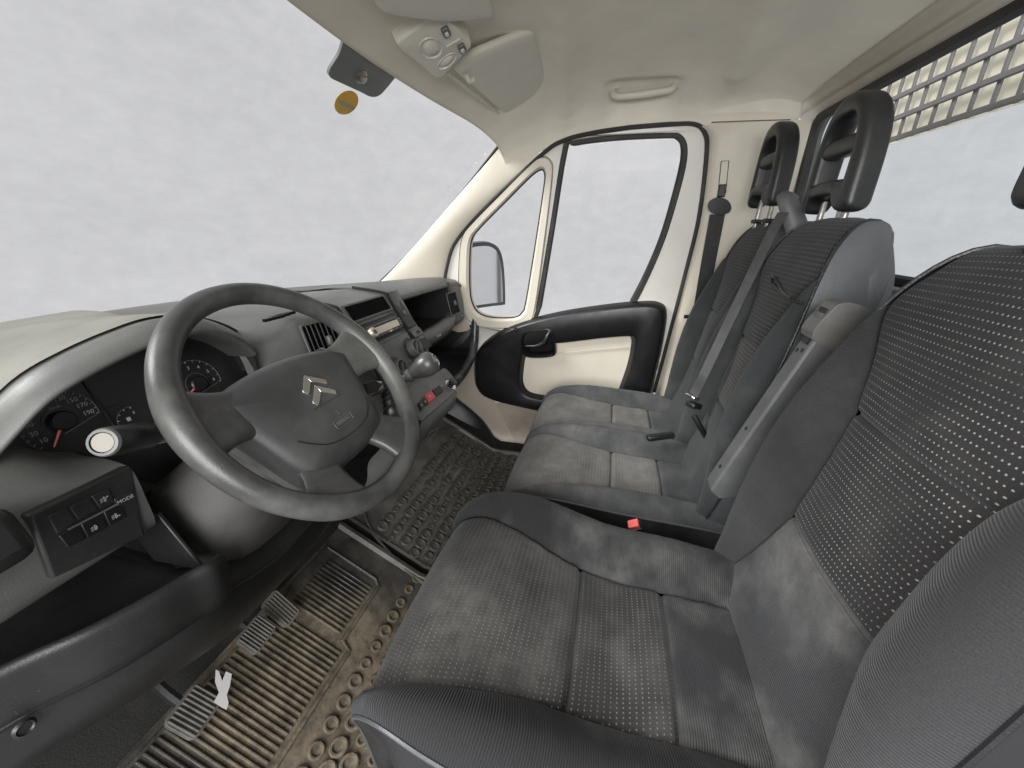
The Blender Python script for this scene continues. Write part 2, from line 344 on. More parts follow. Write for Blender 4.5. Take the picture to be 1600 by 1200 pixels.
# ceiling
cs = [(-.80, -.135), (-.765, -.085), (-.70, -.045), (-.55, -.014), (-.28, -.003), (0, 0), (.28, -.003), (.55, -.014), (.70, -.045), (.765, -.085), (.80, -.135)]
z0 = spl([-.60, -.534, -.45, -.25, 0, .2, .32, .43, .50, .56], [1.432, 1.437, 1.458, 1.488, 1.50, 1.492, 1.475, 1.44, 1.412, 1.38])
yF = lambda x: .545-.20*x*x
GH = P(1005, 138, x=.60)
rows = []
for i in range(91):
    t = i/90; r = []
    for p in curve([(a, 0, b) for a, b in cs], 121):
        xx = max(-.74, min(.74, p.x*.93)); y = yF(xx)+(-.534-yF(xx))*t; sm_ = max(0, min(1, (-y-.22)/.28)); sm_ = sm_*sm_*(3-2*sm_); pz = p.z*(1-.75*sm_) if p.z > -.08 else p.z*(1-.35*sm_)
        # flat-lying front rail, deep roof, moulded ridges
        z = z0(y+(.2*xx*xx)*max(0, min(1, (y)/.45)))+pz*(1-.25*max(0, (y-.3)/.25))
        z -= .024*math.exp(-((y+.235+.11*abs(xx))/.032)**2)*max(0, min(1, (.70-abs(xx))/.16))**2*(.4+.6*abs(xx)/.66)
        z += .012*math.exp(-((y+.40)/.05)**2-((xx-.38)/.16)**2)
        z += .034*math.exp(-((y-GH.y)/.105)**6-((abs(xx)-.655)/.075)**6)
        z -= .020*math.exp(-((y-.145-.08*abs(xx))/.030)**2)*max(0, min(1, (.745-abs(xx))/.08))
        r.append(V((xx, y, z)))
    rows.append(r)
v, f = skin(rows)
struct(ob('ceiling', v, f, LINER, base=(0, 0, 0), ang=180, solid=.006))
v, f = box((0, -.06, 1.575), (1.7, 1.25, .02)); struct(ob('roof_panel', v, f, WHITE, bevel=.008))
# windscreen surface
WB = [(-.80, 1.08, .785), (-.45, 1.19, .82), (0, 1.23, .83), (.45, 1.19, .82), (.80, 1.08, .785)]
WT = [(-.735, .437, 1.386), (-.40, .513, 1.402), (0, .548, 1.41), (.40, .513, 1.402), (.735, .437, 1.386)]
v, f = skin([WB, [(V(a)+V(b))/2+V((0, .02, .025)) for a, b in zip(WB, WT)], WT], 14, 25)
wsc = thing('windscreen', (0, 1.23, .80), 'large curved windscreen glass above the dusty dashboard', 'windscreen')
ob('glass_pane', v, f, GLASS, wsc, solid=.005)
# dark edge band of the glass along pillar and header
edge = curve([P(585, 449, x=.785), P(640, 395, x=.778), P(720, 303, x=.757), P(790, 214, x=.735)], 20)
v, f = tube(edge, .006, 8); ob('edge_seal', v, f, RUBBER, wsc)
hd = curve(WT, 40); v, f = tube([p+V((0, -.004, .004)) for p in hd], .005, 8); ob('header_seal', v, f, RUBBER, wsc)

# passenger door aperture line (black seal)
APX = [(693, 500), (694, 450), (699, 415), (713, 377), (760, 323), (845, 243), (880, 220), (925, 208), (985, 199), (1050, 194), (1085, 194), (1101, 207), (1104, 240), (1092, 340), (1070, 430), (1040, 545), (1022, 612)]
AP = [P(a, b, pl=SIDE) for a, b in APX]
APs = curve(AP[:9], 40)[:-1]+curve(AP[8:], 40)
# A pillar trim between windscreen edge and door seal
sealA = curve([P(694, 470, pl=SIDE), P(699, 415, pl=SIDE), P(713, 377, pl=SIDE), P(760, 323, pl=SIDE), P(846, 242, pl=SIDE)], 20)
wA = curve([P(540, 470, x=.79), P(585, 448, x=.787), P(640, 393, x=.778), P(720, 301, x=.757), P(796, 211, x=.735)], 20)
for sgn in (1, -1):
    rr = []
    for i in range(20):
        q = min(1, (19-i)/6); a_, b_ = wA[i], sealA[i]
        rr.append([a_+V((.03, 0, .0)), a_, a_.lerp(b_, .12)+V((-.022, -.006, .01))*q, a_.lerp(b_, .5)+V((-.032, -.004, .01))*q, a_.lerp(b_, .88)+V((-.020, 0, .006))*q, b_+V((.004, 0, 0)), b_+V((.04, 0, 0))])
    if sgn < 0: rr = [[V((-p.x, p.y, p.z)) for p in r] for r in rr]
    v, f = skin(rr, 24, 25); o = ob('windscreen_pillar', v, f, CREAM, ang=70); o['kind'] = 'structure'
# B pillar trim: upright panel behind the door
bl = curve([P(1100, 196, pl=SIDE, off=.015), P(1116, 212, pl=SIDE, off=.015), P(1116, 245, pl=SIDE, off=.015), P(1104, 340, pl=SIDE, off=.015), P(1082, 430, pl=SIDE, off=.015), P(1052, 545, pl=SIDE, off=.015), P(1036, 612, pl=SIDE, off=.015)], 30)
bl2 = [p+V((.035, .028, 0)) for p in bl]
brr = [V((p.x+.0, -.575, p.z+.0)) for p in bl]
rows = [[a, a.lerp(b, .55)+V((-.006, -.002, 0)), b, b+(c-b)*.04+V((-.006, 0, 0)), b.lerp(c, .3)+V((-.012, 0, 0)), b.lerp(c, .7)+V((-.012, 0, 0)), c] for a, b, c in zip(bl2, bl, brr)]
ext = [V((p.x, p.y, -.0)) + V((.02, .0, .05)) for p in rows[-1]]; rows.append(ext)
v, f = skin(rows); struct(ob('rear_door_pillar', v, f, CREAM, ang=50))
seam = [P(1112, 191, pl=SIDE, off=.019), P(1165, 189, pl=SIDE, off=.027), P(1235, 187, pl=SIDE, off=.03)]
v, f = tube(curve(seam, 8), .0014, 5); struct(ob('pillar_seam', v, f, RUBBER))
# rear wall: header rail, seal, glass, sill
YR = -.565
def RW(u, v_, y=YR): return P(u, v_, y=y)
zt = 1.437; z1 = RW(1364, 133, -.585).z
rows = []
for x in (-.80, .80):
    rows.append([(x, -.532, zt+.012), (x, -.535, zt-.004), (x, -.548, zt-.016), (x, -.553, zt-.024), (x, -.563, zt-.027), (x, -.566, zt-.032), (x, -.562, zt-.036), (x, -.572, z1+.012), (x, -.584, z1+.002), (x, -.60, z1)])
v, f = skin(rows); v = list(v)
struct(ob('rear_header', v, f, CREAM, base=(0, -.57, 1.42), ang=30, solid=.003))
wz0, wz1, wx = .945, z1, .735
hole = [(a, -.60, b) for a, b in [(p[0], p[1]+(wz0+wz1)/2) for p in rrect(2*wx, wz1-wz0, .06, 6)]]
v, f = plate([[(-.82, -.60, -.02), (.82, -.60, -.02), (.82, -.60, 1.50), (-.82, -.60, 1.50)], hole], (0, -1, 0), .02)
struct(ob('rear_wall', v, f, surf('rear_wall_paint', (.10, .10, .10), .5, gstr=.1)))
rwn = thing('rear_window', (0, -.60, wz0), 'wide rear cab window with black rubber surround behind the seats', 'window')
hp = [V(p) for p in hole]; v, f = tube([p+V((0, .008, 0)) for p in hp], .016, 8, closed=True); ob('rubber_seal', v, f, RUBBER, rwn)
inn = [(p[0], -.606, p[1]+(wz0+wz1)/2) for p in rrect(2*wx-.01, wz1-wz0-.01, .055, 6)]
v, f = plate([inn], (0, -1, 0), .004); ob('glass_pane', v, f, glassm('rear_glass', (.95, .97, .975), .04), rwn)
# steel rail below the rear window
v, f = box((0, -.575, .925), (1.5, .035, .03)); tag(ob('rear_rail', v, f, surf('grey_rail', (.25, .29, .30), .4, gstr=.1), bevel=.006), 'grey steel rail under the rear window behind the seats', 'rail')
v, f = box((0, -.578, .885), (1.5, .03, .036)); tag(ob('rear_ledge', v, f, BLACK, bevel=.006), 'black ledge just beneath the grey rail behind the seats', 'ledge')

# load guard seen through the upper rear window
lg = thing('load_guard', (0, -.95, 0), 'grid of grey bars outside the rear window, added cream panel standing in for a building', 'guard')
GY = -.95
GBAR = surf('guard_bar_paint', (.13, .12, .12), .6, gstr=.1); CRB, _n, _l, _b = nodes('building_standin_panel')
_b.inputs['Base Color'].default_value = (.88, .83, .72, 1); _b.inputs['Roughness'].default_value = .8; _b.inputs['Subsurface Weight'].default_value = 0
_tr = _n.new('ShaderNodeBsdfTranslucent'); _tr.inputs[0].default_value = (.97, .94, .85, 1); _mx = _n.new('ShaderNodeMixShader'); _mx.inputs[0].default_value = .7
_l.new(_b.outputs[0], _mx.inputs[1]); _l.new(_tr.outputs[0], _mx.inputs[2]); _l.new(_mx.outputs[0], _n['Material Output'].inputs[0])
gz = [P(1600, 75, y=GY).z, P(1600, 150, y=GY).z, P(1600, 215, y=GY).z]
gx0, gx1 = -.78, P(1338, 200, y=GY).x
for z in (P(1470, 120, y=GY).z+.075, P(1470, 120, y=GY).z, P(1470, 157, y=GY).z, P(1470, 193, y=GY).z):
    v, f = box(((gx0+gx1)/2, GY, z), (gx1-gx0, .012, .016)); ob('crossbar', v, f, GBAR, lg, bevel=.002)
zt_, zb_ = P(1470, 120, y=GY).z+.083, P(1470, 193, y=GY).z-.008
x = gx1
while x > gx0:
    v, f = box((x, GY-.007, (zt_+zb_)/2), (.014, .006, zt_-zb_)); ob('upright', v, f, GBAR, lg, bevel=.001); x -= .078
v, f = box(((gx0+gx1)/2-.02, GY-.03, (zt_+zb_)/2), (gx1-gx0-.06, .006, zt_-zb_-.004)); ob('building_standin_panel', v, f, CRB, lg)  # added translucent panel, stands in for the cream building beyond the bars
for xx in (gx0+.02, gx1-.012):
    v, f = box((xx, GY-.02, zb_/2), (.04, .012, zb_)); ob('post', v, f, GBAR, lg)

# ================================================================== PASSENGER DOOR
door = thing('passenger_door', (.85, .1, .12), 'cream passenger door with black moulded trim panel and two windows', 'door')
def SD_(pts, off=0): return [P(a, b, pl=SIDE, off=off) for a, b in pts]
GL = curve(SD_([(886, 237), (898, 228), (960, 220), (1040, 216), (1057, 218), (1064, 230), (1062, 258), (1049, 310), (1031, 370), (1008, 425), (985, 470), (968, 500), (840, 512), (846, 480), (866, 360)]), 60, True)
GLo = curve(SD_([(879, 231), (892, 219), (960, 211), (1045, 207), (1064, 210), (1074, 227), (1072, 260), (1058, 315), (1040, 373), (1017, 428), (993, 476), (972, 512), (832, 524), (838, 480), (858, 360)]), 60, True)
QG = curve(SD_([(846, 265), (851, 272), (850, 292), (838, 372), (822, 470), (816, 488), (803, 496), (768, 496), (748, 489), (738, 474), (734, 450), (734, 400), (737, 375), (748, 358), (795, 310), (830, 275)]), 64, True)
QGo = curve(SD_([(846, 244), (861, 250), (864, 275), (853, 370), (838, 480), (829, 503), (808, 512), (764, 513), (736, 505), (722, 484), (716, 452), (717, 402), (722, 370), (736, 350), (785, 300), (828, 257)]), 64, True)
outer = [p for p in APs]
low = [P(1000, 700, pl=SIDE), V((.875, -.17, .16)), P(808, 698, pl=SIDE), P(768, 632, pl=SIDE), P(725, 560, pl=SIDE)]
outer = [p+SIDE_N.normalized()*.004 for p in outer+low]
v, f = plate([outer, GLo, QGo], SIDE_N, .05); ob('door_frame', v, f, WHITE, door, bevel=.006, seg=3)
# window channel, glass and quarter light trim
def ringframe(o, i, d0, d1, rise):
    n = SIDE_N.normalized(); rows = [[a+n*d0 for a in o], [a.lerp(b, .15)-n*rise for a, b in zip(o, i)], [a.lerp(b, .75)-n*rise for a, b in zip(o, i)], [b+n*.004 for b in i], [b+n*d1 for b in i]]
    k = len(o); v = [p for r in rows for p in r]; return v, gridf(len(rows), k, False, True)
v, f = ringframe(GLo, GL, .012, .02, .003); ob('window_seal', v, f, RUBBER, door)
v, f = plate([GL], SIDE_N, .004); v = [p+SIDE_N.normalized()*.012 for p in v]; ob('window_glass', v, f, GLASS, door)
v, f = ringframe(QGo, QG, .012, .03, .010); qt = ob('quarter_light_trim', v, f, CREAM, door)
v, f = tube([p+SIDE_N.normalized()*.003 for p in QG], .0035, 6, True); ob('quarter_light_seal', v, f, RUBBER, qt)
v, f = plate([QG], SIDE_N, .004); v = [p+SIDE_N.normalized()*.012 for p in v]; ob('quarter_light_glass', v, f, GLASS, door)
# aperture seal around the door
v, f = tube([p-SIDE_N.normalized()*.002 for p in APs], .0075, 8); ds = ob('door_aperture_seal', v, f, RUBBER)
tag(ds, 'black rubber seal running round the passenger door opening', 'door seal')
# black trim panel: raised ring round a cream insert
n_ = SIDE_N.normalized()
TO = [(741, 585), (744, 556), (764, 533), (806, 511), (870, 494), (940, 483), (1000, 477), (1028, 479), (1040, 492), (1036, 530), (1024, 585), (1010, 625), (960, 648), (880, 650), (810, 637), (762, 624), (745, 608)]
TI = [(812, 590), (816, 560), (822, 545), (836, 540), (880, 537), (940, 530), (980, 527), (990, 530), (990, 545), (985, 570), (975, 600), (966, 618), (940, 626), (890, 628), (845, 624), (822, 618), (813, 606)]
off = .045
TOb = curve(SD_(TO), 68, True); TOf = curve(SD_(TO, off), 68, True); TIf = curve(SD_(TI, off), 68, True)
cen = sum(TOf, V())/68; ci = sum(TIf, V())/68
sh = [cen+(p-cen)*1.0 for p in TOf]
r1 = [p+n_*(off+.004)+(p-cen)*.02 for p in TOf]; r2 = [p+n_*.018+(p-cen)*.012 for p in TOf]; r3 = [p+n_*.004 for p in TOf]
r3 = [cen+(p-cen)*.985+n_*.003 for p in TOf]; r4 = [cen+(p-cen)*.95-n_*.002 for p in TOf]
r5 = [ci+(p-ci)*1.06-n_*.001 for p in TIf]; r6 = [ci+(p-ci)*1.02+n_*.004 for p in TIf]; r7 = [p+n_*.015 for p in TIf]; r8 = [ci+(p-ci)*.95+n_*.036 for p in TIf]
v = [p for r in (r1, r2, r3, r4, r5, r6, r7, r8) for p in r]; f = gridf(8, 68, False, True)
trim = ob('trim_panel', v, f, BLACK, door, ang=60)
ins = curve(SD_(TI, off), 68, True); v, f = plate([[ci+(p-ci)*.985+n_*.033 for p in ins]], n_, .006); ob('cream_insert', v, f, CREAM, door)
a, b_ = P(866, 553, pl=SIDE, off=.022), P(985, 541, pl=SIDE, off=.022)
v, f = tube([a, a.lerp(b_, .5)+V((0, 0, .002)), b_], .0022, 6); ob('insert_crease', v, f, CREAM, door)
# handle cup and lever
hc = curve(SD_([(815, 535), (820, 519), (845, 514), (858, 514), (864, 522), (868, 548), (862, 556), (835, 558), (820, 554)], off), 36, True)
cc = sum(hc, V())/36; v = [p+n_*d+(p-cc)*s for d, s in ((.012, .05), (-.006, .02), (-.008, -.06), (-.002, -.12), (.03, -.22)) for p in hc]
f = gridf(5, 36, False, True); f.append(tuple(4*36+k for k in range(36))); hcup = ob('handle_cup', v, f, BLACKG, door, ang=60)
lv = curve([P(822, 541, pl=SIDE, off=.045), P(838, 541, pl=SIDE, off=.052), P(849, 536, pl=SIDE, off=.056), P(855, 525, pl=SIDE, off=.054), P(859, 518, pl=SIDE, off=.048)], 16)
v, f = tube(lv, [.006+.006*math.sin(math.pi*min(1, i/13)) for i in range(16)], 10); ob('door_handle', v, f, BLACK, door)
v, f = lathe([(0.002, .002), (.009, .002), (.011, 0), (.011, -.004)], P(806, 514, pl=SIDE, off=.047), -n_+V((0, 0, 1.2)), 14); ob('lock_button', v, f, BLACK, door)
# kick panel and sill in front of the passenger door
KP = [(722, 480), (752, 560), (756, 606), (774, 630), (788, 657), (806, 692), (815, 712)]
KQ = [(700, 520), (712, 600), (712, 618), (738, 640), (760, 662), (786, 705), (800, 735)]
rows = [[P(a, b, pl=SIDE, off=.004), P((a+c)/2, (b+d)/2, pl=SIDE, off=.014), P(c, d, pl=SIDE, off=.018)] for (a, b), (c, d) in zip(KP, KQ)]
v, f = skin(rows, 30, 9); struct(ob('kick_panel', v, f, KICK))
lp_ = [P(a, b, pl=SIDE) for a, b in [(768, 632), (788, 628), (860, 634), (960, 630), (990, 690), (930, 730), (812, 702)]]
v, f = plate([lp_], -n_, .003); ob('lower_panel', v, f, surf('lower_door_trim', (.40, .35, .285), .6, dust=(.30, .25, .19), dscale=5, gstr=.1), door)
rows = []
for (a, b), k in zip(KQ[1:], (0, .1, .25, .5, .8, 1)):
    p = P(a, b, pl=SIDE, off=.012); rows.append([p, p+V((-.02, .004, -.004)), V((p.x-.05-.03*k, p.y+.03, p.z-.05)), V((p.x-.10, p.y+.10, max(.01, p.z*.55))), V((p.x-.13, p.y+.16, .0))])
v, f = skin(rows, 24, 17); struct(ob('wheel_arch_cover', v, f, BLACK))
v, f = box((.86, -.15, .05), (.10, .7, .10)); struct(ob('door_sill', v, f, BLACK, bevel=.01))
# door mirror outside
mir = thing('door_mirror', P(765, 480, x=1.05), 'exterior door mirror in dark housing seen through the small quarter window', 'mirror')
MX = 1.04; MO = [(733, 384), (748, 379), (768, 380), (781, 392), (787, 420), (789, 470), (786, 476), (770, 478), (742, 482), (728, 484), (720, 460), (720, 410)]
mpl = (V((.56, .83, 0)), P(758, 432, x=MX)); MO3 = [P(a, b, pl=mpl) for a, b in MO]; mo = curve(MO3, 48, True); mc = sum(mo, V())/48
mo = [p+V((0, (p.y-mc.y)*0, 0)) for p in mo]
v = [p+V((.56, .83, 0))*d+(p-mc)*s for d, s in ((0, -.10), (-.004, -.05), (-.003, 0), (.02, .03), (.08, -.05), (.12, -.35)) for p in mo]
f = gridf(6, 48, False, True); f.append(tuple(5*48+k for k in range(48))); ob('housing', v, f, surf('mirror_housing', (.06, .075, .08), .4, gstr=.1), mir)
v, f = plate([[p+(p-mc)*-.085+V((.56, .83, 0))*.001 for p in mo]], (.56, .83, 0), .004); ob('mirror_glass', v, f, MIRR, mir)
v, f = tube([mc+V((.04, .03, -.02)), mc+V((-.06, .09, -.10)), mc+V((-.16, .11, -.14))], .03, 10); ob('mirror_arm', v, f, BLACK, mir)

# ================================================================== SEATS
BQ = spl([0, .2, .45, .62, .8, .93, 1], [0, .45, .9, 1, .88, .52, .08])
def upholster(par, xc, path, W, S, B, T, cuts, mats, crown, names, out=1, wrinkle=0, nsamp=90, side_mats=None, backf=None):
    """a padded panel swept along path (y, z): side walls, bolsters, and inserts divided at the arclengths in cuts"""
    pc = curve([(0, a, b) for a, b in path], 400); L = [0]
    for a, b in zip(pc, pc[1:]): L.append(L[-1]+(b-a).length)
    tot = L[-1]
    def at(d):
        d = max(0, min(tot, d)); i = max(0, min(len(L)-2, next((k for k in range(len(L)-1) if L[k+1] >= d), len(L)-2)))
        g = (d-L[i])/max(1e-9, L[i+1]-L[i]); p = pc[i].lerp(pc[i+1], g); t = pc[min(i+3, 399)]-pc[max(i-3, 0)]; t.normalize()
        return p, V((0, -t.z, t.y))*out
    cuts = [c*tot for c in cuts]
    ds = sorted(set([round(tot*k/nsamp, 5) for k in range(nsamp+1)]+[round(c+o, 5) for c in cuts for o in (-.012, -.007, -.004, -.002, 0, .002, .004, .007, .012)]))
    ds = [d for d in ds if 0 <= d <= tot]
    qs = [0, .02, .05, .10, .18, .28, .38, .48, .58, .68, .78, .86, .92, .97, 1]
    ps = [-1, -.98, -.95, -.90, -.8, -.65, -.5, -.35, -.2, -.07, .07, .2, .35, .5, .65, .8, .90, .95, .98, 1]
    ts = [0, .04, .12, .3, .5, .7, .88, 1]
    G = []; UV = []
    for d in ds:
        c, n = at(d); k = d/tot; w_, s_, b_, t_ = W(k), S(k), B(k), T(k); cr = crown(k); r = []; uvr = []
        def pt(x, h): r.append(V((xc+x, c.y, c.z))+n*h); uvr.append((x, d))
        for sg in (-1, 1):
            side = [(sg*(w_+.006*math.sin(math.pi*q)), b_*.08*(1-q)-t_*q) for q in ts]
            bol = []
            for q in qs:
                g = .0055*math.exp(-((q*(w_-s_))/.0045)**2)+.003*math.exp(-(((1-q)*(w_-s_))/.005)**2)
                wr = wrinkle*math.sin(d*160+sg+3*math.sin(d*31))*math.sin(math.pi*q)*.5
                bol.append((sg*(s_+(w_-s_)*q), b_*BQ(q)-g+wr))
            if sg < 0: seq = side[::-1]+bol[::-1]
            else: seq = bol+side
            if sg > 0:
                for p in ps:
                    g = .0055*math.exp(-(((1-abs(p))*s_)/.0045)**2)
                    for cc in cuts: g += .0065*math.exp(-((d-cc)/.0045)**2)-.004*math.exp(-((d-cc-.03)/.02)**2)*(1-p*p)
                    wr = wrinkle*math.sin(d*120+p*2+2*math.sin(p*5+d*20))*.6
                    pt(p*s_, cr*(1-p*p)-g+wr)
            for x, h in seq:
                if backf and (x, h) in side:
                    q = ts[side.index((x, h))]; e = V((xc+sg*w_, c.y, c.z))+n*(b_*.08); tg = V((xc+sg*w_*.985, min(e.y, backf(e.z)), e.z-.012*q))
                    r.append(e.lerp(tg, q)+V((sg*.007*math.sin(math.pi*q), 0, 0))); uvr.append((x, d))
                else: pt(x, h)
        G.append(r); UV.append(uvr)
    nt, nq, npp = len(ts), len(qs), len(ps)
    segs = {'side0': (0, nt), 'bol0': (nt, nt+nq), 'ins': (nt+nq, nt+nq+npp), 'bol1': (nt+nq+npp, nt+2*nq+npp), 'side1': (nt+2*nq+npp, 2*nt+2*nq+npp)}
    def part(name, a, b, i0, i1, mat, bb=None):
        vv = [G[i][j] for i in range(i0, i1+1) for j in range(a, b)]; uu = [UV[i][j] for i in range(i0, i1+1) for j in range(a, b)]
        return ob(name, vv, gridf(i1-i0+1, b-a), mat, par, ang=180, uv=uu)
    N = len(ds)-1
    sm = side_mats or (VINYL, VINYL)
    part(names[0]+'_side', *segs['side0'], 0, N, sm[0]); part(names[0]+'_side', *segs['side1'], 0, N, sm[1])
    part(names[0]+'_bolster', *segs['bol0'], 0, N, mats['bolster']); part(names[0]+'_bolster', *segs['bol1'], 0, N, mats['bolster'])
    idx = [0]+[min(range(len(ds)), key=lambda k: abs(ds[k]-c)) for c in cuts]+[N]
    for k in range(len(idx)-1): part(names[1][k], *segs['ins'], idx[k], idx[k+1], mats['ins'][k])
    # piping along the edges between bolster and side
    for j in (nt-1, nt+2*nq+npp):
        pp = [G[i][j]+V((0, 0, .001)) for i in range(0, N+1, 2)]; v_, f_ = tube(pp, .0028, 6); ob(names[0]+'_piping', v_, f_, mats.get('pipe', VINYL), par)
    return at, tot

def seat_cushion(par, xc, w, zi, mats, yo=0, hb=.05, sw=1.0, lift=0, fr=0):
    path = [(-.33+yo, zi-.02), (-.20+yo, zi-.008), (-.05+yo, zi), (.10+yo, zi+.010+lift*.7), (.19+yo, zi+.006+lift), (.245+yo, zi-.022+lift), (.268+yo, zi-.075+lift), (.262+yo, zi-.16)]
    W = spl([0, .3, .6, .78, .86, 1], [w*.96, w, w*.98, w*(.95-fr), w*(.88-fr), w*(.85-fr)])
    S = spl([0, .22, .45, .62, .75, .85, 1], [w*.50*sw, w*.49*sw, w*.53*sw, w*(.70-fr*.4)*sw, w*(.83-fr), w*(.80-fr), w*(.78-fr)])
    B = spl([0, .3, .55, .72, .84, 1], [hb*.8, hb, hb*.85, hb*.4, hb*.12, 0])
    T = spl([0, .7, .85, 1], [.12, .12, .07, .03])
    return upholster(par, xc, path, W, S, B, T, [.215, .405], {'bolster': mats[0], 'ins': [mats[1], mats[2], mats[3]], 'pipe': VINYLG}, lambda k: .006, ('cushion', ['cushion_rear_panel', 'cushion_centre_insert', 'cushion_front_insert']), out=1, wrinkle=.0012)
def seat_back(par, xc, w, y0, zb, mats, hb=.06, top=1.045, sm=None, cut2=.525, sk=1):
    k_ = (top-zb)/.645
    path = [(y0+.01, zb), (y0-.02, zb+.10*k_), (y0-.045, zb+.25*k_), (y0-.075, zb+.40*k_), (y0-.112, zb+.55*k_), (y0-.142, zb+.615*k_), (y0-.180, zb+.645*k_), (y0-.222, zb+.632*k_), (y0-.236, zb+.59*k_)]
    W = spl([0, .2, .45, .60, .72, .82, .90, 1], [w*.92, w*1.0, w*1.0, w*.95, w*.84, w*.72, w*.62, w*.60])
    S = spl([0, .12, .30, .36, .55, .66, .74, .82, 1], [w*.90, w*.74, w*.47*sk, w*.445*sk, w*.46*sk, w*.60*sk, w*.80, w*.70, w*.58])
    B = spl([0, .12, .32, .5, .68, .78, 1], [hb*.4, hb*.75, hb, hb*.9, hb*.35, .002, 0])
    T = spl([0, 1], [.1, .1])
    rows = []
    for i in range(17):
        k = i/16; yf = spl([0, .4, .75, 1], [y0-.03, y0-.085, y0-.135, y0-.20])(k); yb = spl([0, .5, .85, 1], [y0-.15, y0-.20, y0-.236, y0-.225])(k); z_ = zb+(top-.012-zb)*k
        ww = spl([0, .3, .7, .85, .93, 1], [w*.9, w*.985, w*.94, w*.86, w*.77, w*.58])(k)
        rows.append([(xc+ww*math.copysign(abs(math.cos(a))**.4, math.cos(a)), (yf+yb)/2+(yf-yb)/2*math.copysign(abs(math.sin(a))**.5, math.sin(a)), z_) for a in [2*math.pi*j/32 for j in range(32)]])
    v_, f_ = skin(rows, 0, 0, True, True); ob('backrest_shell', v_, f_, (sm or (VINYL, VINYL))[0], par, ang=60)
    return upholster(par, xc, path, W, S, B, T, [.315, cut2], {'bolster': mats[0], 'ins': [mats[1], mats[2], mats[3]], 'pipe': VINYL}, lambda k: .008, ('backrest', ['lumbar_panel', 'backrest_lower_insert', 'backrest_upper_insert']), out=-1, wrinkle=.0006, side_mats=sm, backf=lambda z: spl([zb, zb+.5*(top-zb), zb+.85*(top-zb), top-.012], [y0-.15, y0-.20, y0-.234, y0-.222])(z))
def headrest(par, xc, yc, zb, w=.208, h=.210, tilt=3, th=.052):
    ax = frame((0, math.cos(R(tilt)), math.sin(R(tilt))), (0, 0, 1)); ax = (V((1, 0, 0)), ax[1], ax[2])
    hw = w/2
    o2 = curve([(-hw*.98, .0, 0), (-hw, .03, 0), (-hw*.95, h*.50, 0), (-hw*.80, h*.79, 0), (-hw*.47, h*.965, 0), (0, h*1.025, 0), (hw*.47, h*.965, 0), (hw*.80, h*.79, 0), (hw*.96, h*.52, 0), (hw, .03, 0), (hw*.98, .0, 0), (hw*.75, -.006, 0), (hw*.6, -.002, 0), (hw*.48, .022, 0), (0, .026, 0), (-hw*.48, .022, 0), (-hw*.6, -.002, 0), (-hw*.75, -.006, 0)], 72, True)
    c = V((xc, yc, zb)); inn = []
    for p in o2:
        a = max(-w*.32, min(w*.32, p.x*.68)); b = max(h*.27, min(h*.84, h*.56+(p.y-h*.56)*.66)); inn.append(V((a, b, 0)))
    for _ in range(2): inn = [(inn[k-1]+inn[k]*2+inn[(k+1) % 72])/4 for k in range(72)]
    vv = []; NS = 20
    for p, q in zip(o2, inn):
        m = (p+q)/2; d = (p-q)/2
        for k in range(NS):
            t = 2*math.pi*k/NS; cs_, sn = math.cos(t), math.sin(t); e_ = .62
            lx = math.copysign(abs(cs_)**e_, cs_); lz = math.copysign(abs(sn)**e_, sn); q3 = m+d*lx
            taper = 1 if lz > 0 else .93
            vv.append(c+ax[0]*(q3.x*taper)+ax[1]*q3.y+ax[2]*(lz*th/2-th/2+.010*(1-(q3.x/hw)**2)))
    hr = ob('head_restraint', vv, gridf(72, NS, True, True), HEADR, par, ang=180)
    bar = []
    for i in range(9):
        x_ = -w*.34+w*.68*i/8; cc = c+ax[0]*x_+ax[1]*(h*.575)+ax[2]*(-th*.50+.008*(1-(x_/hw)**2)); bar.append([cc+ax[1]*(.018*math.copysign(abs(math.cos(a))**.7, math.cos(a)))+ax[2]*(th*.42*math.copysign(abs(math.sin(a))**.7, math.sin(a))) for a in [2*math.pi*k/14 for k in range(14)]])
    v, f = skin(bar, 0, 0, True, True); ob('restraint_bar', v, f, HEADR, hr, ang=80)
    for s in (-1, 1):
        p0 = c+ax[0]*(s*hw*.52)-ax[2]*(th*.55)
        v, f = tube([p0+ax[1]*.03, p0-ax[1]*.03, p0-ax[1]*.07], .0065, 10); ob('post', v, f, STEEL, hr)
        v, f = box(p0-ax[1]*.044, (.040, .012, .022), ax); ob('post_collar', v, f, BLACK, hr, bevel=.003)
    return hr

ds_ = thing('driver_chair', (-.47, -.05, 0), 'driver seat in dark dotted fabric nearest the camera, dusty cushion', 'seat')
seat_cushion(ds_, -.465, .245, .435, (PLAIN, PLAINL, DOTC, DOTW), hb=.05, lift=.052, fr=.12, yo=.022)
seat_back(ds_, -.450, .224, -.262, .40, (PLAINC, PLAINL, DOTS, DOTS), hb=.044, top=1.030, cut2=.56, sk=1.06)
headrest(ds_, -.455, -.405, 1.075)
v, f = plate([curve([(-.725, a, b) for a, b in [(-.34, .02), (-.33, .30), (.10, .335), (.235, .31), (.255, .27), (.24, .05)]], 40, True)], (1, 0, 0), .51); ob('seat_plinth', v, f, BLACK, ds_, bevel=.01)
v, f = box((-.21, -.12, .345), (.02, .30, .07)); ob('seat_rail_cover', v, f, BLACK, ds_, bevel=.006)
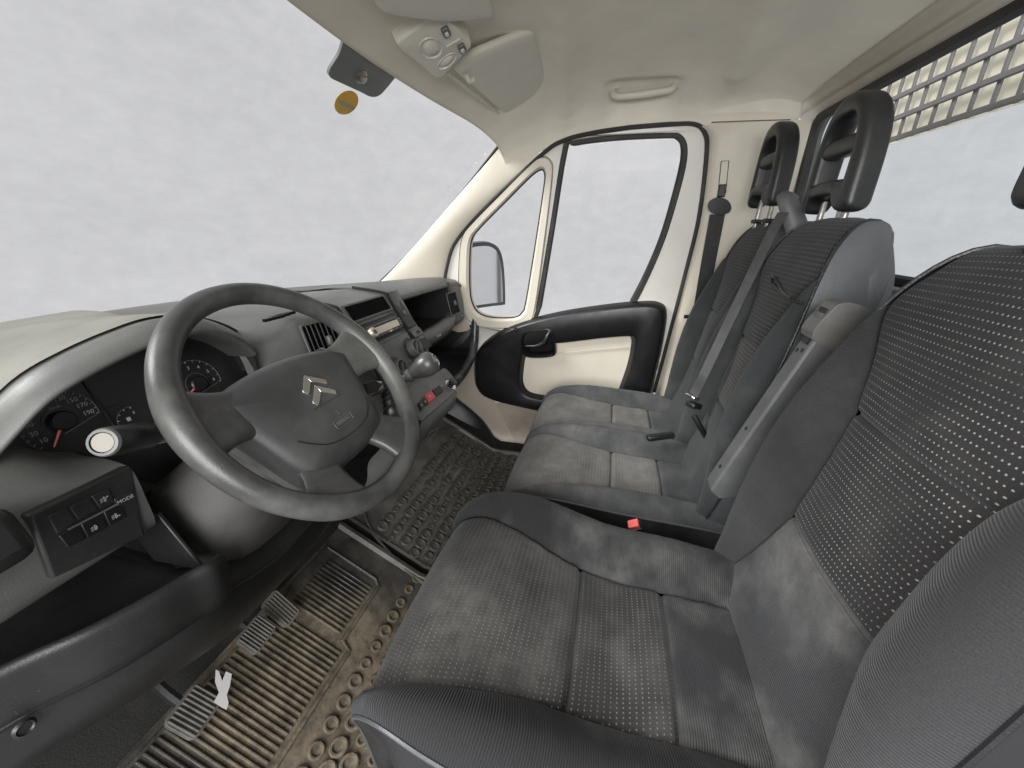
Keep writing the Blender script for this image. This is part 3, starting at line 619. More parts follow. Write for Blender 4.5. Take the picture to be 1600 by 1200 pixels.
# folded-up armrest on the inboard side of the driver's backrest
a0, a1 = P(1106, 757, x=-.155), P(1268, 520, x=-.155); dv = (a1-a0).normalized(); ax = frame(V((0, 1, 0))-dv*dv.y, dv); ax = (V((1, 0, 0)), dv, ax[2])
prof = rrect(.030, .075, .006, 3)
mid = (a0+a1)/2; ln = (a1-a0).length
def arm_o(pts, x0, x1): return None
ol = [(-ln/2, .0), (-ln/2-.012, -.02), (-ln/2+.01, -.05), (ln/2, -.068), (ln/2, 0)]
v, f = plate([[mid+dv*a+ax[2]*b+V((-.022, 0, 0)) for a, b in ol]], (1, 0, 0), .044); arm = ob('armrest', v, f, ARM, ds_, bevel=.005, seg=2)
cap = curve([mid+dv*a+ax[2]*b+V((-.023, 0, 0)) for a, b in [(ln/2-.008, .004), (ln/2+.045, .004), (ln/2+.062, -.006), (ln/2+.066, -.035), (ln/2+.052, -.066), (ln/2+.03, -.078), (ln/2-.008, -.072)]], 30, True)
v, f = plate([cap], (1, 0, 0), .046); ob('armrest_cap', v, f, ARMC, arm, bevel=.009, seg=3)
v, f = box(mid+dv*(ln/2+.022)+ax[2]*.0045, (.026, .046, .003), ax); ob('armrest_slot', v, f, BLACK, arm)
for k in (-1, 0, 1): v, f = box(mid+dv*(ln/2+.018)+ax[2]*.0065+V((k*.0075, 0, 0)), (.0028, .036, .003), ax); ob('armrest_slot_rib', v, f, ARM, arm)
v, f = box(mid+dv*(ln/2-.014)+ax[2]*.001, (.024, .012, .003), ax); ob('armrest_notch', v, f, BLACKG, arm)
for d, xx in ((ln/2-.032, -.008), (ln/2-.036, .008), (-.03, .0), (-ln/2+.05, 0)):
    v, f = lathe([(.0001, .0006), (.0042, .0006), (.0042, -.001)], mid+dv*d+V((xx, 0, 0)), ax[2], 12); ob('armrest_screw_hole', v, f, BLACKG, arm)

be = thing('passenger_bench', (.315, -.05, 0), 'double passenger seat with grey dusty cushions and two head restraints', 'seat')
for xc, hy, hz in ((.115, -.425, 1.090), (.495, -.405, 1.120)):
    seat_cushion(be, xc, .207, .385, (PLAINP, PLAINP, DOTP, DOTP), hb=.045, yo=-.012)
    seat_back(be, xc-(.015 if xc > .3 else 0), .200, -.272, .36, (PLAINB, PLAINB, DOTB, DOTU), hb=.05, top=1.066, sm=(VINYLG, VINYL))
    headrest(be, xc+.02, hy, hz)
v, f = plate([curve([(-.085, a, b) for a, b in [(-.34, .02), (-.33, .26), (.10, .285), (.215, .26), (.235, .22), (.18, .05)]], 40, True)], (1, 0, 0), .80); ob('seat_plinth', v, f, BLACK, be, bevel=.01)
# belt guide between the passenger head restraints
g0 = P(1222, 330, y=-.405); v, f = tube(curve([g0+V((-.03, -.07, -.12)), g0+V((-.02, -.03, -.03)), g0+V((-.01, -.005, .02)), g0+V((0, .0, .035)), g0+V((.01, -.03, .03))], 14), [.024, .026, .026, .025, .024, .023, .022, .021, .020, .019, .018, .017, .016, .010], 10, flat=.6)
ob('belt_guide', v, f, ARM, be)

# ================================================================== DASHBOARD
da = thing('dashboard', (0, .95, .40), 'dusty grey moulded dashboard with instrument binnacle, vents and radio', 'dashboard')
# --- dash top: binnacle hood on the driver's side
brow = spl([-.90, -.80, -.73, -.69, -.64, -.59, -.53, -.49, -.44, -.40, -.365, -.345, -.335], [.755, .775, .805, .838, .882, .905, .921, .926, .921, .905, .883, .862, .85])
bry = spl([-.90, -.7, -.6, -.49, -.4, -.33], [.70, .67, .645, .635, .645, .665])
farz = spl([-.90, -.7, -.5, -.3, 0, .3, .6, .85], [.84, .866, .878, .878, .868, .85, .825, .80]); fary = spl([-.9, -.45, 0, .45, .9], [1.06, 1.15, 1.18, 1.15, 1.05])
rows = []
nh = 60
for i in range(nh+1):
    x = -.90+(.565)*i/nh; b, y, fz, fy = brow(x), bry(x), farz(x), fary(x)
    rows.append([(x, fy+.06, fz-.06), (x, fy, fz), (x, fy-.12, fz+.012), (x, .5*(fy-.12)+.5*(y+.12), .55*(fz+.014)+.45*max(b, fz-.05)), (x, y+.10, b-.002+.3*max(0, fz-b-.04)), (x, y+.045, b), (x, y+.015, b-.006), (x, y, b-.017), (x, y-.002, b-.026), (x, y+.010, b-.032), (x, y+.05, b-.034), (x, y+.11, b-.036)])
rows = [curve(r, 56) for r in rows]
v, f = skin([r[:26] for r in rows]); ob('dash_top_pad', v, f, DASHTOP, da, ang=60)
v, f = skin([[q_+V((0, 0, -.004)) for q_ in r[20:26]]+[r[26]+V((0, 0, -.002))]+r[27:] for r in rows]); ob('instrument_hood', v, f, DASH, da, ang=70)
# side wall closing the hood on the right
xr = -.335; rows2 = [[(xr-.002, .665, .85-.03), (xr+.004, .70, .85-.01), (xr+.004, .80, .87), (xr+.004, .95, .88)], [(xr+.004, .672, .78), (xr+.012, .70, .78), (xr+.012, .80, .78), (xr+.012, .95, .78)]]
v, f = skin(rows2, 8, 12); ob('hood_side', v, f, DASHD, da)
# --- instrument cluster
cpl_o = V((-.5, .725, .80)); cax = frame((0, -math.cos(R(14)), math.sin(R(14)))); cpl = (cax[2], cpl_o)
cl = thing('instrument_cluster', (-.5, .74, .78), 'dark instrument cluster with speedometer and rev counter behind the steering wheel', 'instruments')
CO = [P(a, b, pl=cpl) for a, b in [(-25, 690), (20, 640), (90, 585), (170, 535), (240, 505), (310, 495), (370, 515), (395, 545), (395, 600), (375, 680), (300, 740), (200, 745), (120, 735), (60, 718), (10, 705)]]
v, f = plate([curve(CO, 60, True)], -cax[2], .01); ob('cluster_face', v, f, surf('cluster_black', (.014, .0143, .0155), .3, dust=(.03, .03, .03), dscale=6, damt=.5, gstr=0), cl)
def CP(u, v_, off=.001): return P(u, v_, pl=cpl)+cax[2]*off
def dial(cu, cv, ru, a0, a1, nums, rnum, needle, size, ticks):
    c = CP(cu, cv); rr = ((CP(*ru)-c).length)
    arc = [c+(cax[0]*math.cos(R(a0+(a1-a0)*i/48))+cax[1]*math.sin(R(a0+(a1-a0)*i/48)))*rr for i in range(49)]
    v, f = tube(arc, .0007, 5); ob('dial_ring', v, f, INKL, cl)
    arc2 = [c+(p-c)*.46 for p in arc]; v, f = tube(arc2, .0004, 4); ob('dial_inner_ring', v, f, INKL, cl)
    tk = []
    for i in range(ticks+1):
        a = R(a0+(a1-a0)*i/ticks); d = cax[0]*math.cos(a)+cax[1]*math.sin(a); tt = cax[0]*-math.sin(a)+cax[1]*math.cos(a)
        tk.append(box(c+d*rr*.955, (.0008, rr*.08, .0004), (tt, d, cax[2])))
    v, f = join(*tk); ob('dial_tick_marks', v, f, INKD, cl)
    for i, s in enumerate(nums):
        a = R(a0+(a1-a0)*(i+.25)/(len(nums)-.5)); text('dial_number', s, c+(cax[0]*math.cos(a)+cax[1]*math.sin(a))*rr*rnum, cax, size, INKD, cl, .0002)
    a = R(needle); d = cax[0]*math.cos(a)+cax[1]*math.sin(a); tt = cax[0]*-math.sin(a)+cax[1]*math.cos(a)
    nd = [c+d*.012+cax[2]*.004, c+d*rr*.86+cax[2]*.004]; v, f = tube(nd, [.0018, .0010], 6); ob('dial_needle', v, f, NEEDLE, cl)
    v, f = lathe([(.0001, .008), (.012, .0075), (.014, .005), (.014, 0)], c, cax[2], 20); ob('needle_hub', v, f, BLACK, cl)
    # base line of the dial
    e0 = arc[-1]; m = c+(cax[0]*.42-cax[1]*.30)*rr; v, f = tube([c-cax[0]*rr*.1-cax[1]*rr*.42, m, e0], .0006, 5); ob('dial_base_line', v, f, INKL, cl)
dial(95, 658, (157, 660), 218, -8, ['10', '30', '50', '70', '90', '110', '130', '150', '170', '190'], .73, 232, .0090, 20)
dial(308, 600, (345, 596), 200, -12, ['0', '1', '2', '3', '4', '5', '6'], .72, 205, .0085, 12)
text('dial_caption', 'km/h', CP(85, 637), cax, .006, INKD, cl, .0002)
c = CP(207, 655); arc = [c+(cax[0]*math.cos(R(a))+cax[1]*math.sin(R(a)))*.020 for a in range(70, 216, 8)]; v, f = tube(arc, .0004, 4); ob('fuel_gauge_arc', v, f, INKL, cl)
text('fuel_gauge_letter', 'F', CP(209, 645), cax, .007, INKD, cl, .0002); v, f = box(CP(200, 655, .002), (.005, .006, .001), cax); ob('fuel_lamp', v, f, INKD, cl)
for a in (75, 105, 135, 165, 200):
    d = cax[0]*math.cos(R(a))+cax[1]*math.sin(R(a)); v, f = box(c+d*.0185, (.0009, .003, .0004), (d.cross(cax[2]), d, cax[2])); ob('fuel_gauge_tick', v, f, INKD, cl)
l0, l1 = CP(125, 590), CP(180, 668); v, f = tube([l0, l1], .002, 6); ob('cluster_divider', v, f, BLACK, cl)
# --- lower fascia left of the column
fx = [-.90, -.80, -.73, -.68, -.645, -.615]
fasc = []
for x, za in zip(fx, (.862, .848, .830, .808, .776, .756)):
    fasc.append([(x, .74, za-.02), (x, .715, za+.002), (x, .70, za+.001), (x, .66, .45*za+.55*.752+.004), (x, .63, .2*za+.8*.75+.004), (x, .612, .749), (x, .606, .735), (x, .604, .70), (x, .604, .66), (x, .62, .648)])
v, f = skin(fasc, 26, 30); ob('lower_fascia', v, f, DASH, da, ang=60)
# left air outlet block at the very edge
v, f = box(P(-78, 868, y=.575), (.07, .06, .09), frame((.1, -1, .25))); lo = ob('outlet_block', v, f, DASHD, da, bevel=.015, seg=3)
# switch panel with buttons
spx = frame(V((.04, -1, .10))); spl_ = (spx[2], V((-.67, .600, .715)))
def SP(u, v_, off=0): return P(u, v_, pl=spl_)+spx[2]*off
pan = [SP(a, b) for a, b in [(44, 805), (205, 727), (212, 760), (222, 815), (228, 835), (82, 905)]]
v, f = plate([pan], -spx[2], .02); spn = ob('switch_panel', v, f, DASHD, da, bevel=.003)
def quadbtn(name, q, mat, par, h=.004, bev=.0012):
    v, f = plate([[SP(a, b, -.002) for a, b in q]], spx[2], h); return ob(name, v, f, mat, par, bevel=bev)
quadbtn('button', [(72, 806), (103, 794), (118, 815), (88, 834)], DASHD, spn)
quadbtn('button', [(106, 792), (138, 777), (152, 797), (121, 813)], DASHD, spn)
quadbtn('button', [(141, 775), (169, 763), (178, 785), (155, 795)], DASHD, spn)
quadbtn('button', [(90, 837), (120, 819), (133, 842), (105, 856)], BLACK, spn)
quadbtn('button', [(124, 818), (156, 801), (167, 824), (136, 841)], BLACK, spn)
quadbtn('button', [(160, 799), (188, 787), (196, 808), (170, 822)], BLACK, spn)
quadbtn('mode_button', [(176, 779), (205, 765), (211, 781), (184, 794)], DASHD, spn)
v, f = tube([SP(104, 827, .003), SP(180, 788, .003)], .0014, 6); ob('button_bar', v, f, CONS, spn)
sr = (SP(205, 766)-SP(176, 780)).normalized(); sax = (sr, spx[2].cross(sr), spx[2])
text('button_text', 'MODE', SP(194, 780, .0025), sax, .0068, INKD, spn, .0002)
def icon_lamp(u, v_, s, arrow):
    c = SP(u, v_, .0028); pts = [c+(sax[0]*math.cos(R(a))*.55+sax[1]*math.sin(R(a)))*s for a in range(-90, 91, 20)]
    v, f = join(tube(pts+[pts[0]], .0004, 4), *[tube([c-sax[0]*(s*.35)+sax[1]*(s*k), c-sax[0]*(s*1.3)+sax[1]*(s*(k-.25))], .0004, 4) for k in (.6, 0, -.6)])
    if arrow: v, f = join((v, f), box(c+sax[0]*s*1.2+sax[1]*s*.5*arrow, (.0018, .0018, .0004), sax))
    ob('button_icon', v, f, INKD, spn)
icon_lamp(160, 780, .0032, 1); icon_lamp(178, 806, .0032, -1); icon_lamp(146, 824, .0032, 0)
# --- storage bin below the switches, curved lip, knee panel
lip = curve([(-.92, .66, .612), (-.80, .612, .610), (-.735, .572, .608), (-.68, .553, .604), (-.64, .545, .600), (-.61, .535, .598), (-.585, .548, .585)], 40)
rows = [[p+V((0, .010, -.012)), p+V((0, .006, -.002)), p+V((0, .001, .001)), p+V((0, -.006, -.003)), p+V((0, -.009, -.014)), p+V((0, -.006, -.045)), p+V((0, .002, -.082))] for p in lip]
v, f = skin(rows, 0, 24); ob('bin_lip', v, f, KNEE, da, ang=60)
rows = [[p+V((0, .010, -.006)), p+V((0, .016, -.035)), V((p.x, .62, p.z-.042)), V((p.x, .80, p.z-.03)), V((p.x, .85, p.z+.02)), V((p.x, .85, .70)), V((p.x, .62, .70))] for p in lip]
v, f = skin(rows); ob('storage_bin', v, f, DASHD, da, ang=40)
v, f = plate([[(-.606, .56, .57), (-.606, .66, .565), (-.606, .70, .67), (-.606, .612, .665)]], (1, 0, 0), .006); ob('bin_end', v, f, KNEE, da, bevel=.002)
v, f = tube([p+V((0, -.002, -.080)) for p in lip[:34]], .0014, 5); ob('panel_joint', v, f, BLACKG, da)
kx = [-.92, -.80, -.70, -.62, -.56, -.48, -.40, -.30, -.20]
ky = [.655, .615, .575, .552, .56, .575, .585, .60, .61]; kzt = [.535, .533, .528, .524, .50, .468, .462, .46, .47]; kzb = [.43, .425, .415, .405, .385, .365, .355, .35, .35]
rows = [[(x, y+.03, t+.03), (x, y+.004, t+.004), (x, y-.004, t-.006), (x, y, (t+b)/2), (x, y+.03, b+.01), (x, y+.05, b), (x, y+.09, b+.01)] for x, y, t, b in zip(kx, ky, kzt, kzb)]
v, f = skin(rows, 60, 24); kn = ob('knee_panel', v, f, KNEE, da, ang=50)
for u, v_ in ((250, 1000), (38, 1137)):
    c = P(u, v_, y=.60); v, f = lathe([(.0001, .001), (.006, .001), (.0075, .003), (.010, 0)], c, (-.1, -1, .1), 16); ob('panel_fastener', v, f, KNEE, kn)
rows = [[(x, .60, .52), (x, .66, .60), (x, .72, .74)] for x in (-.60, -.40, -.20)]
v, f = skin(rows, 8, 8); ob('column_opening', v, f, BLACK, da)
# --- dash face between binnacle and centre, with the left centre vent
dx = [-.335, -.30, -.26, -.235, -.20, -.12, -.09]
rows = []
for x, y, zt2 in zip(dx, (.70, .672, .645, .632, .628, .626, .626), (.845, .855, .868, .876, .880, .882, .882)):
    rows.append([(x, 1.20, farz(x)-.04), (x, fary(x)-.02, farz(x)-.005), (x, .90, .875), (x, y+.10, zt2+.002), (x, y+.03, zt2-.006), (x, y+.004, zt2-.028), (x, y-.006, zt2-.07), (x, y-.006, .76), (x, y, .72), (x, y+.01, .66), (x, y+.04, .58)])
v, f = skin(rows, 24, 40); ob('dash_face', v, f, DASH, da, ang=60)
vax = frame((-.12, -1, .28)); vpl = (vax[2], V((-.19, .617, .82)))
def VP(u, v_, off=0): return P(u, v_, pl=vpl)+vax[2]*off
def vent(par, c, ax, w, h, ns, tab, mat=DASH):
    o = on(c, ax, rrect(w, h, .006, 3)); i = on(c, ax, rrect(w-.008, h-.008, .004, 3))
    v, f = plate([o, i], ax[2], .004); ve = ob('air_vent', v, f, mat, par, bevel=.001)
    v, f = plate([on(c+ax[2]*.0, ax, rrect(w-.006, h-.006, .004, 3))], -ax[2], .004); ob('vent_shade_plate', v, f, VOID, ve)  # shallow black plate paints the shade inside the vent
    for k in range(ns):
        xx = -w/2+.008+(w-.016)*(k+.5)/ns; v, f = box(c+ax[0]*xx+ax[2]*.002, (.0022, h-.010, .009), (V(ax[0])*.8+V(ax[2])*.6, ax[1], V(ax[2])*.8-V(ax[0])*.6)); ob('vent_slat', v, f, DASHD, ve)
    v, f = box(c+ax[2]*.006+ax[0]*tab, (.012, .022, .014), ax); ob('vent_tab', v, f, CONS, ve, bevel=.004, seg=3)
    return ve
vent(da, VP(506, 534, .006), vax, .105, .095, 7, .005)
for k, (u, v_) in enumerate([(428, 497), (437, 494), (446, 491)]):
    a = P(u, v_, z=.884); v, f = box(a, (.05, .008, .006)); ob('defrost_slot', v, f, BLACKG, da)
# --- centre stack: tilted column carrying pocket, radio, heater controls
sx0, sx1 = -.115, .105
prs = [P(a, b, x=sx1) for a, b in [(598, 458), (606, 466), (616, 484), (631, 511), (643, 530), (655, 552)]]
prf = [(p.y, p.z) for p in prs]
prf = [(prf[0][0]+.25, .878), (prf[0][0]+.10, prf[0][1]+.012)]+prf+[(prf[-1][0]-.005, .66), (prf[-1][0]+.0, .60)]
rows = []
for k in range(13):
    x = sx0+(sx1-sx0)*k/12; ee = .008*(abs(k-6)/6)**4; rows.append([(x, a+ee, b-ee*.6) for a, b in prf])
v, f = skin(rows, 0, 60); cst = ob('centre_stack', v, f, CONS, da, ang=50)
for xs_ in (sx0-.003, sx1+.003):
    v, f = tube(curve([(xs_, a-.001, b+.001) for a, b in prf[1:]], 40), .004, 6); ob('stack_edge_trim', v, f, BLACK, cst)
# planes of the stack face by least effort: use two points of the profile
def stack_ax(i, j):
    a, b = V((0, *prf[i])), V((0, *prf[j])); up = (a-b).normalized(); r = V((1, 0, 0)); return (r, up, r.cross(up)), (a+b)/2
def stack_box(name, x0, x1, pa, pb, mat, h, par, bev=.002, label=None):
    """panel between two pixels measured down the right edge of the stack (x = sx1)"""
    a, b = P(*pa, x=sx1), P(*pb, x=sx1); up = (a-b).normalized(); r = V((1, 0, 0)); n = r.cross(up); m = (a+b)/2; m.x = (x0+x1)/2
    v, f = box(m+n*h*.5, (x1-x0, (a-b).length, h), (r, up, n)); return ob(name, v, f, mat, par, bevel=bev), (r, up, n), m
o, ax2, m2 = stack_box('pocket_frame', -.105, .095, (600, 460), (616, 484), DASH, .006, cst)
v, f = plate([on(m2+ax2[2]*.0063, ax2, rrect(.178, (P(600, 460, x=sx1)-P(616, 484, x=sx1)).length*.76, .004, 3))], ax2[2], .0005); ob('pocket_shade_plate', v, f, VOID, o)  # flat plate, the pocket's inner darkness is painted on as black
o2, ax3, m3 = stack_box('radio_slot', -.10, .092, (618, 488), (633, 514), BLACKG, .003, cst)
hh = (P(618, 488, x=sx1)-P(633, 514, x=sx1)).length
v, f = box(m3+ax3[2]*.007, (.178, hh*.80, .014), ax3); rd = ob('radio', v, f, BLACK, da, bevel=.003)
v, f = box(m3+ax3[2]*.0135+ax3[1]*hh*.25, (.15, hh*.07, .004), ax3); ob('disc_slot', v, f, CONS, rd)
v, f = box(m3+ax3[2]*.0150-ax3[1]*hh*.06+ax3[0]*.006, (.125, hh*.36, .006), ax3); ob('radio_display', v, f, RADIO, rd, bevel=.002)
v, f = lathe([(.0001, .016), (.011, .016), (.0135, .013), (.014, 0)], m3+ax3[2]*.012-ax3[1]*hh*.06-ax3[0]*.066, ax3[2], 24); kb = ob('volume_knob', v, f, RADIO, rd)
v, f = lathe([(.0001, .0175), (.006, .017), (.0065, .015)], m3+ax3[2]*.012-ax3[1]*hh*.06-ax3[0]*.066, ax3[2], 16); ob('knob_cap', v, f, CONS, rd)
for k in range(7): v, f = box(m3+ax3[2]*.0145-ax3[1]*hh*.30+ax3[0]*(-.045+.016*k), (.011, hh*.08, .004), ax3); ob('radio_key', v, f, CONS if k != 4 else INK, rd, bevel=.001)
for k in range(3): v, f = box(m3+ax3[2]*.0150+ax3[1]*hh*(.10-.13*k)+ax3[0]*.079, (.012, hh*.10, .006), ax3); ob('radio_key', v, f, CONS, rd, bevel=.001)
# heater panel with rotary knobs
hp_, ax4, m4 = stack_box('heater_panel', -.105, .098, (636, 518), (657, 556), CONS, .004, cst, .004)
rows = None
for (u, v_) in ((621, 578), (644, 546)):
    n4 = (ax4[2], m4+ax4[2]*.005); c = P(u, v_, pl=n4)
    v, f = lathe([(.0001, .001), (.036, .001), (.037, 0), (.037, -.002)], c, ax4[2], 28); ob('knob_scale', v, f, DASHD, hp_)
    v, f = lathe([(.0001, .006), (.019, .006), (.020, .022), (.0235, .022), (.025, .018), (.026, 0)], c, ax4[2], 28); ob('heater_knob', v, f, CHROME if False else CONS, hp_)
    v, f = box(c+ax4[2]*.013, (.006, .038, .016), (ax4[0]*.8-ax4[1]*.6, ax4[1]*.8+ax4[0]*.6, ax4[2])); ob('knob_grip', v, f, CONS, hp_, bevel=.002)
    v, f = lathe([(.0001, .0065), (.0185, .0065), (.0185, .004)], c, ax4[2], 24); ob('knob_well', v, f, BLACKG, hp_)

# --- passenger side of the dash
rows = []
plz = spl([.10, .25, .45, .62, .74, .80, .835], [.868, .862, .858, .855, .850, .835, .80])
for i in range(31):
    x = .108+.727*i/30; b = plz(x); y = .655+.01*math.cos((x-.4)*3); fy = fary(x)
    rows.append([(x, fy+.06, farz(x)-.05), (x, fy, farz(x)), (x, .90, .5*(farz(x)+b)+.012), (x, y+.10, b+.004), (x, y+.04, b-.002), (x, y+.008, b-.012), (x, y, b-.022), (x, y+.006, b-.030), (x, y+.04, b-.032)])
v, f = skin(rows, 0, 36); pt_ = ob('passenger_dash_top', v, f, DASH, da, ang=60)
# open shelf
rows = [[(x, .66, .832), (x, .80, .832), (x, .87, .80), (x, .87, .71), (x, .82, .69), (x, .66, .69)] for x in (.21, .66)]
v, f = skin(rows); ob('open_shelf', v, f, DASHD, da, ang=30)
for x in (.205, .655): v, f = box((x, .77, .765), (.012, .22, .16)); ob('shelf_cheek', v, f, DASHD, da, bevel=.003)
lip2 = [(.20, .662, .668), (.35, .652, .672), (.5, .65, .676), (.60, .655, .682), (.67, .67, .69)]
v, f = tube(curve(lip2, 24), .026, 14, flat=1.25, ref=(0, 0, 1)); ob('shelf_roll', v, f, CONS, da)
v, f = tube(curve([V(p)+V((0, -.010, -.034)) for p in lip2], 24), .003, 6); ob('roll_seam', v, f, BLACKG, da)
for x in (.43, .45): v, f = lathe([(.0001, .002), (.005, .0015), (.006, 0)], (x, .624, .672), (0, -1, .1), 12); ob('shelf_screw', v, f, INKD, da)
# dark cheek with a narrow outlet between stack and shelf
pr2 = [(a+.012, b) for a, b in prf]
rows = [[(x, a+.006*abs(k-2), b) for a, b in pr2] for k, x in enumerate((.110, .13, .16, .19, .212))]
v, f = skin(rows, 0, 50); dvp = ob('divider_panel', v, f, CONS, da, ang=60)
a, b = P(613, 470, x=.16), P(643, 512, x=.16); up_ = (a-b).normalized(); dax = (V((1, 0, 0)), up_, V((1, 0, 0)).cross(up_))
v, f = box((a+b)/2+dax[2]*.004, (.052, (a-b).length, .010), dax); dvn = ob('side_outlet', v, f, DASHD, dvp, bevel=.003)
v, f = lathe([(.0001, .004), (.008, .004), (.009, 0)], (a+b)/2+dax[2]*.009-dax[1]*.0, dax[2], 14); ob('outlet_wheel', v, f, CONS, dvn)
v, f = box(b-dax[1]*.022+dax[2]*.006, (.05, .026, .010), dax); ob('outlet_slider', v, f, CONS, dvp, bevel=.003)
v, f = box(b-dax[1]*.022+dax[2]*.011, (.018, .010, .006), dax); ob('slider_knob', v, f, BLACK, dvp, bevel=.002)
v, f = box(b-dax[1]*.062+dax[2]*.004, (.055, .036, .006), dax); ob('divider_pocket', v, f, BLACKG, dvp, bevel=.004)
# right end block with vent
rows = []
for x, dy in ((.665, .012), (.69, .0), (.74, 0), (.79, .008), (.825, .05)):
    rows.append([(x, .76+dy, .850-dy*.4), (x, .70+dy, .846-dy*.4), (x, .672+dy, .835), (x, .655+dy, .80), (x, .645+dy, .74), (x, .642+dy, .69), (x, .65+dy, .66), (x, .70+dy, .635)])
v, f = skin(rows, 20, 30); ob('end_block', v, f, DASH, da, ang=60)
eax = frame((-.12, -1, .22)); vent(da, P(708, 474, y=.648), eax, .085, .095, 7, .004)
v, f = box(P(722, 493, y=.64), (.03, .016, .012), eax); ob('vent_thumbwheel', v, f, CONS, da, bevel=.003)
# lower tray with its curved rail
rail = curve([(.838, .73, .80), P(738, 490, x=.832), P(742, 520, x=.822), P(738, 552, x=.77), P(726, 578, x=.60), P(712, 596, x=.40), P(700, 606, x=.24), P(690, 612, x=.15)], 40)
v, f = tube(rail, [.010+.010*min(1, i/10) for i in range(40)], 12); ob('tray_rail', v, f, surf('tray_rail_plastic', (.03, .036, .04), .28, dust=(.14, .15, .15), dscale=12, dlo=.5, dhi=.7, damt=.6, gstr=.1), da)
rows = [[p, p+V((-.0, .03, -.012)), V((min(p.x, .80), .84, max(.50, p.z-.02))), V((min(p.x, .80), .86, .67))] for p in rail[8:]]
v, f = skin(rows); ob('lower_tray', v, f, BLACK, da, ang=40)
rows = [[p+V((0, .01, -.018)), V((min(p.x, .8), p.y+.10, p.z-.10)), V((min(p.x, .8), .84, .38))] for p in rail[8:]]
v, f = skin(rows, 0, 12); ob('lower_dash_cover', v, f, BLACK, da)
# --- console pod with gear lever
pod = []
for x, k in ((-.185, .8), (-.165, .25), (-.12, .03), (-.06, 0), (.0, 0), (.06, 0), (.11, .03), (.145, .22), (.16, .6)):
    y0 = .428+.10*k; pod.append([(x, .66, .715-.05*k), (x, .58+.03*k, .695-.05*k), (x, .52+.04*k, .655-.03*k), (x, y0+.022, .602-.01*k), (x, y0+.004, .588-.01*k), (x, y0, .572), (x, y0+.012, .545), (x, y0+.05, .50), (x, .56+.03*k, .42), (x, .70, .33), (x, .90, .24)])
v, f = skin(pod, 36, 50); pd = ob('console_pod', v, f, DASH, da, ang=70)
ppl_n = V((0, -(.655-.602), .52-.45)).normalized(); ppl_n = V((0, -.60, .80)).normalized(); ppl = (ppl_n, V((0, .485, .632)))
pax = (V((1, 0, 0)), V((0, .80, .60)), ppl_n)
def PP(u, v_, off=.0): return P(u, v_, pl=ppl)+ppl_n*off
plq = [PP(a, b) for a, b in [(600, 640), (640, 605), (684, 582), (694, 578), (707, 592), (711, 606), (700, 622), (668, 650), (640, 668)]]
v, f = plate([curve(plq, 50, True)], ppl_n, .006); gp = ob('switch_plate', v, f, CONS, da, bevel=.002)
def podbtn(name, q, mat, h=.010): v, f = plate([[PP(a, b, .002) for a, b in q]], ppl_n, h); return ob(name, v, f, mat, gp, bevel=.0015)
podbtn('hazard_button', [(660, 622), (671, 614), (678, 624), (668, 634)], RED)
podbtn('console_switch', [(650, 634), (655, 628), (661, 637), (656, 645)], DASHD); podbtn('console_switch', [(656, 628), (660, 623), (667, 634), (662, 637)], DASHD)
for k in range(3): podbtn('console_switch', [(673+4.2*k, 613-2.8*k), (676.5+4.2*k, 610.5-2.8*k), (683+4.0*k, 620-2.9*k), (679.5+4.0*k, 622.5-2.9*k)], DASHD)
for u, v_ in ((655, 638), (661, 632), (686, 607)): v, f = box(PP(u, v_, .0125), (.003, .003, .0006), pax); ob('switch_lamp', v, f, INK, gp)
c = PP(669, 624, .0125); v, f = tube([c+pax[0]*.004*math.cos(R(a))+pax[1]*.004*math.sin(R(a)) for a in (90, 210, 330, 90)], .0005, 4); ob('hazard_triangle', v, f, INK, gp)
c = PP(702, 604, .004); v, f = lathe([(.016, -.004), (.018, .004), (.014, .005), (.011, .002), (.011, -.004)], c, ppl_n, 20, False); lt = ob('lighter_socket', v, f, CHROME, gp)
v, f = lathe([(.007, 0), (.007, .012), (.013, .016), (.013, .021), (.0001, .022)], c, ppl_n, 18); ob('lighter', v, f, BLACK, gp)
c = PP(694, 590, .004); v, f = box(c, (.018, .02, .006), pax); ob('socket_cover', v, f, CONS, gp, bevel=.003)
v, f = tube([P(664, 695, y=.52), P(686, 669, y=.50)], .0012, 6); ob('console_seam', v, f, CONS, da)
gl = thing('gear_lever', P(628, 640, y=.47), 'grey gear lever with round emblem on its knob and a black boot', 'gear lever')
k1 = P(668, 570, x=-.075); k0 = P(600, 612, x=-.075)
k0 = V((-.10, k1.y+.045, k1.z-.085)); kd = (k1-k0).normalized()
kdir = (P(684, 563, x=-.062)-P(640, 590, x=-.088)).normalized()
kc = P(662, 573, x=-.075)
v, f = lathe([(.0001, -.045), (.013, -.044), (.016, -.034), (.019, -.025), (.027, -.008), (.0305, .010), (.0295, .024), (.024, .032), (.018, .0345), (.0001, .035)], kc, kdir, 26); kn_ = ob('gear_knob', v, f, surf('gear_knob_plastic', (.055, .056, .055), .32, dust=(.11, .11, .105), dscale=14, damt=.6, gstr=.1), gl, ang=80)
v, f = lathe([(.0135, .034), (.0165, .0335), (.0175, .0355), (.0155, .037), (.0135, .036)], kc, kdir, 26, False); ob('knob_ring', v, f, CHROME, kn_)
v, f = lathe([(.0001, .0352), (.0138, .0352), (.0138, .034)], kc, kdir, 22); ob('knob_cap', v, f, BLACKG, kn_)
kax = frame(kdir)
for yy in (-.0035, .0035):
    v, f = join(tube([kc+kdir*.0358+kax[0]*-.007+kax[1]*(yy-.003), kc+kdir*.0358+kax[1]*(yy+.003), kc+kdir*.0358+kax[0]*.007+kax[1]*(yy-.003)], .0011, 5)); ob('knob_emblem', v, f, CHROME, kn_)
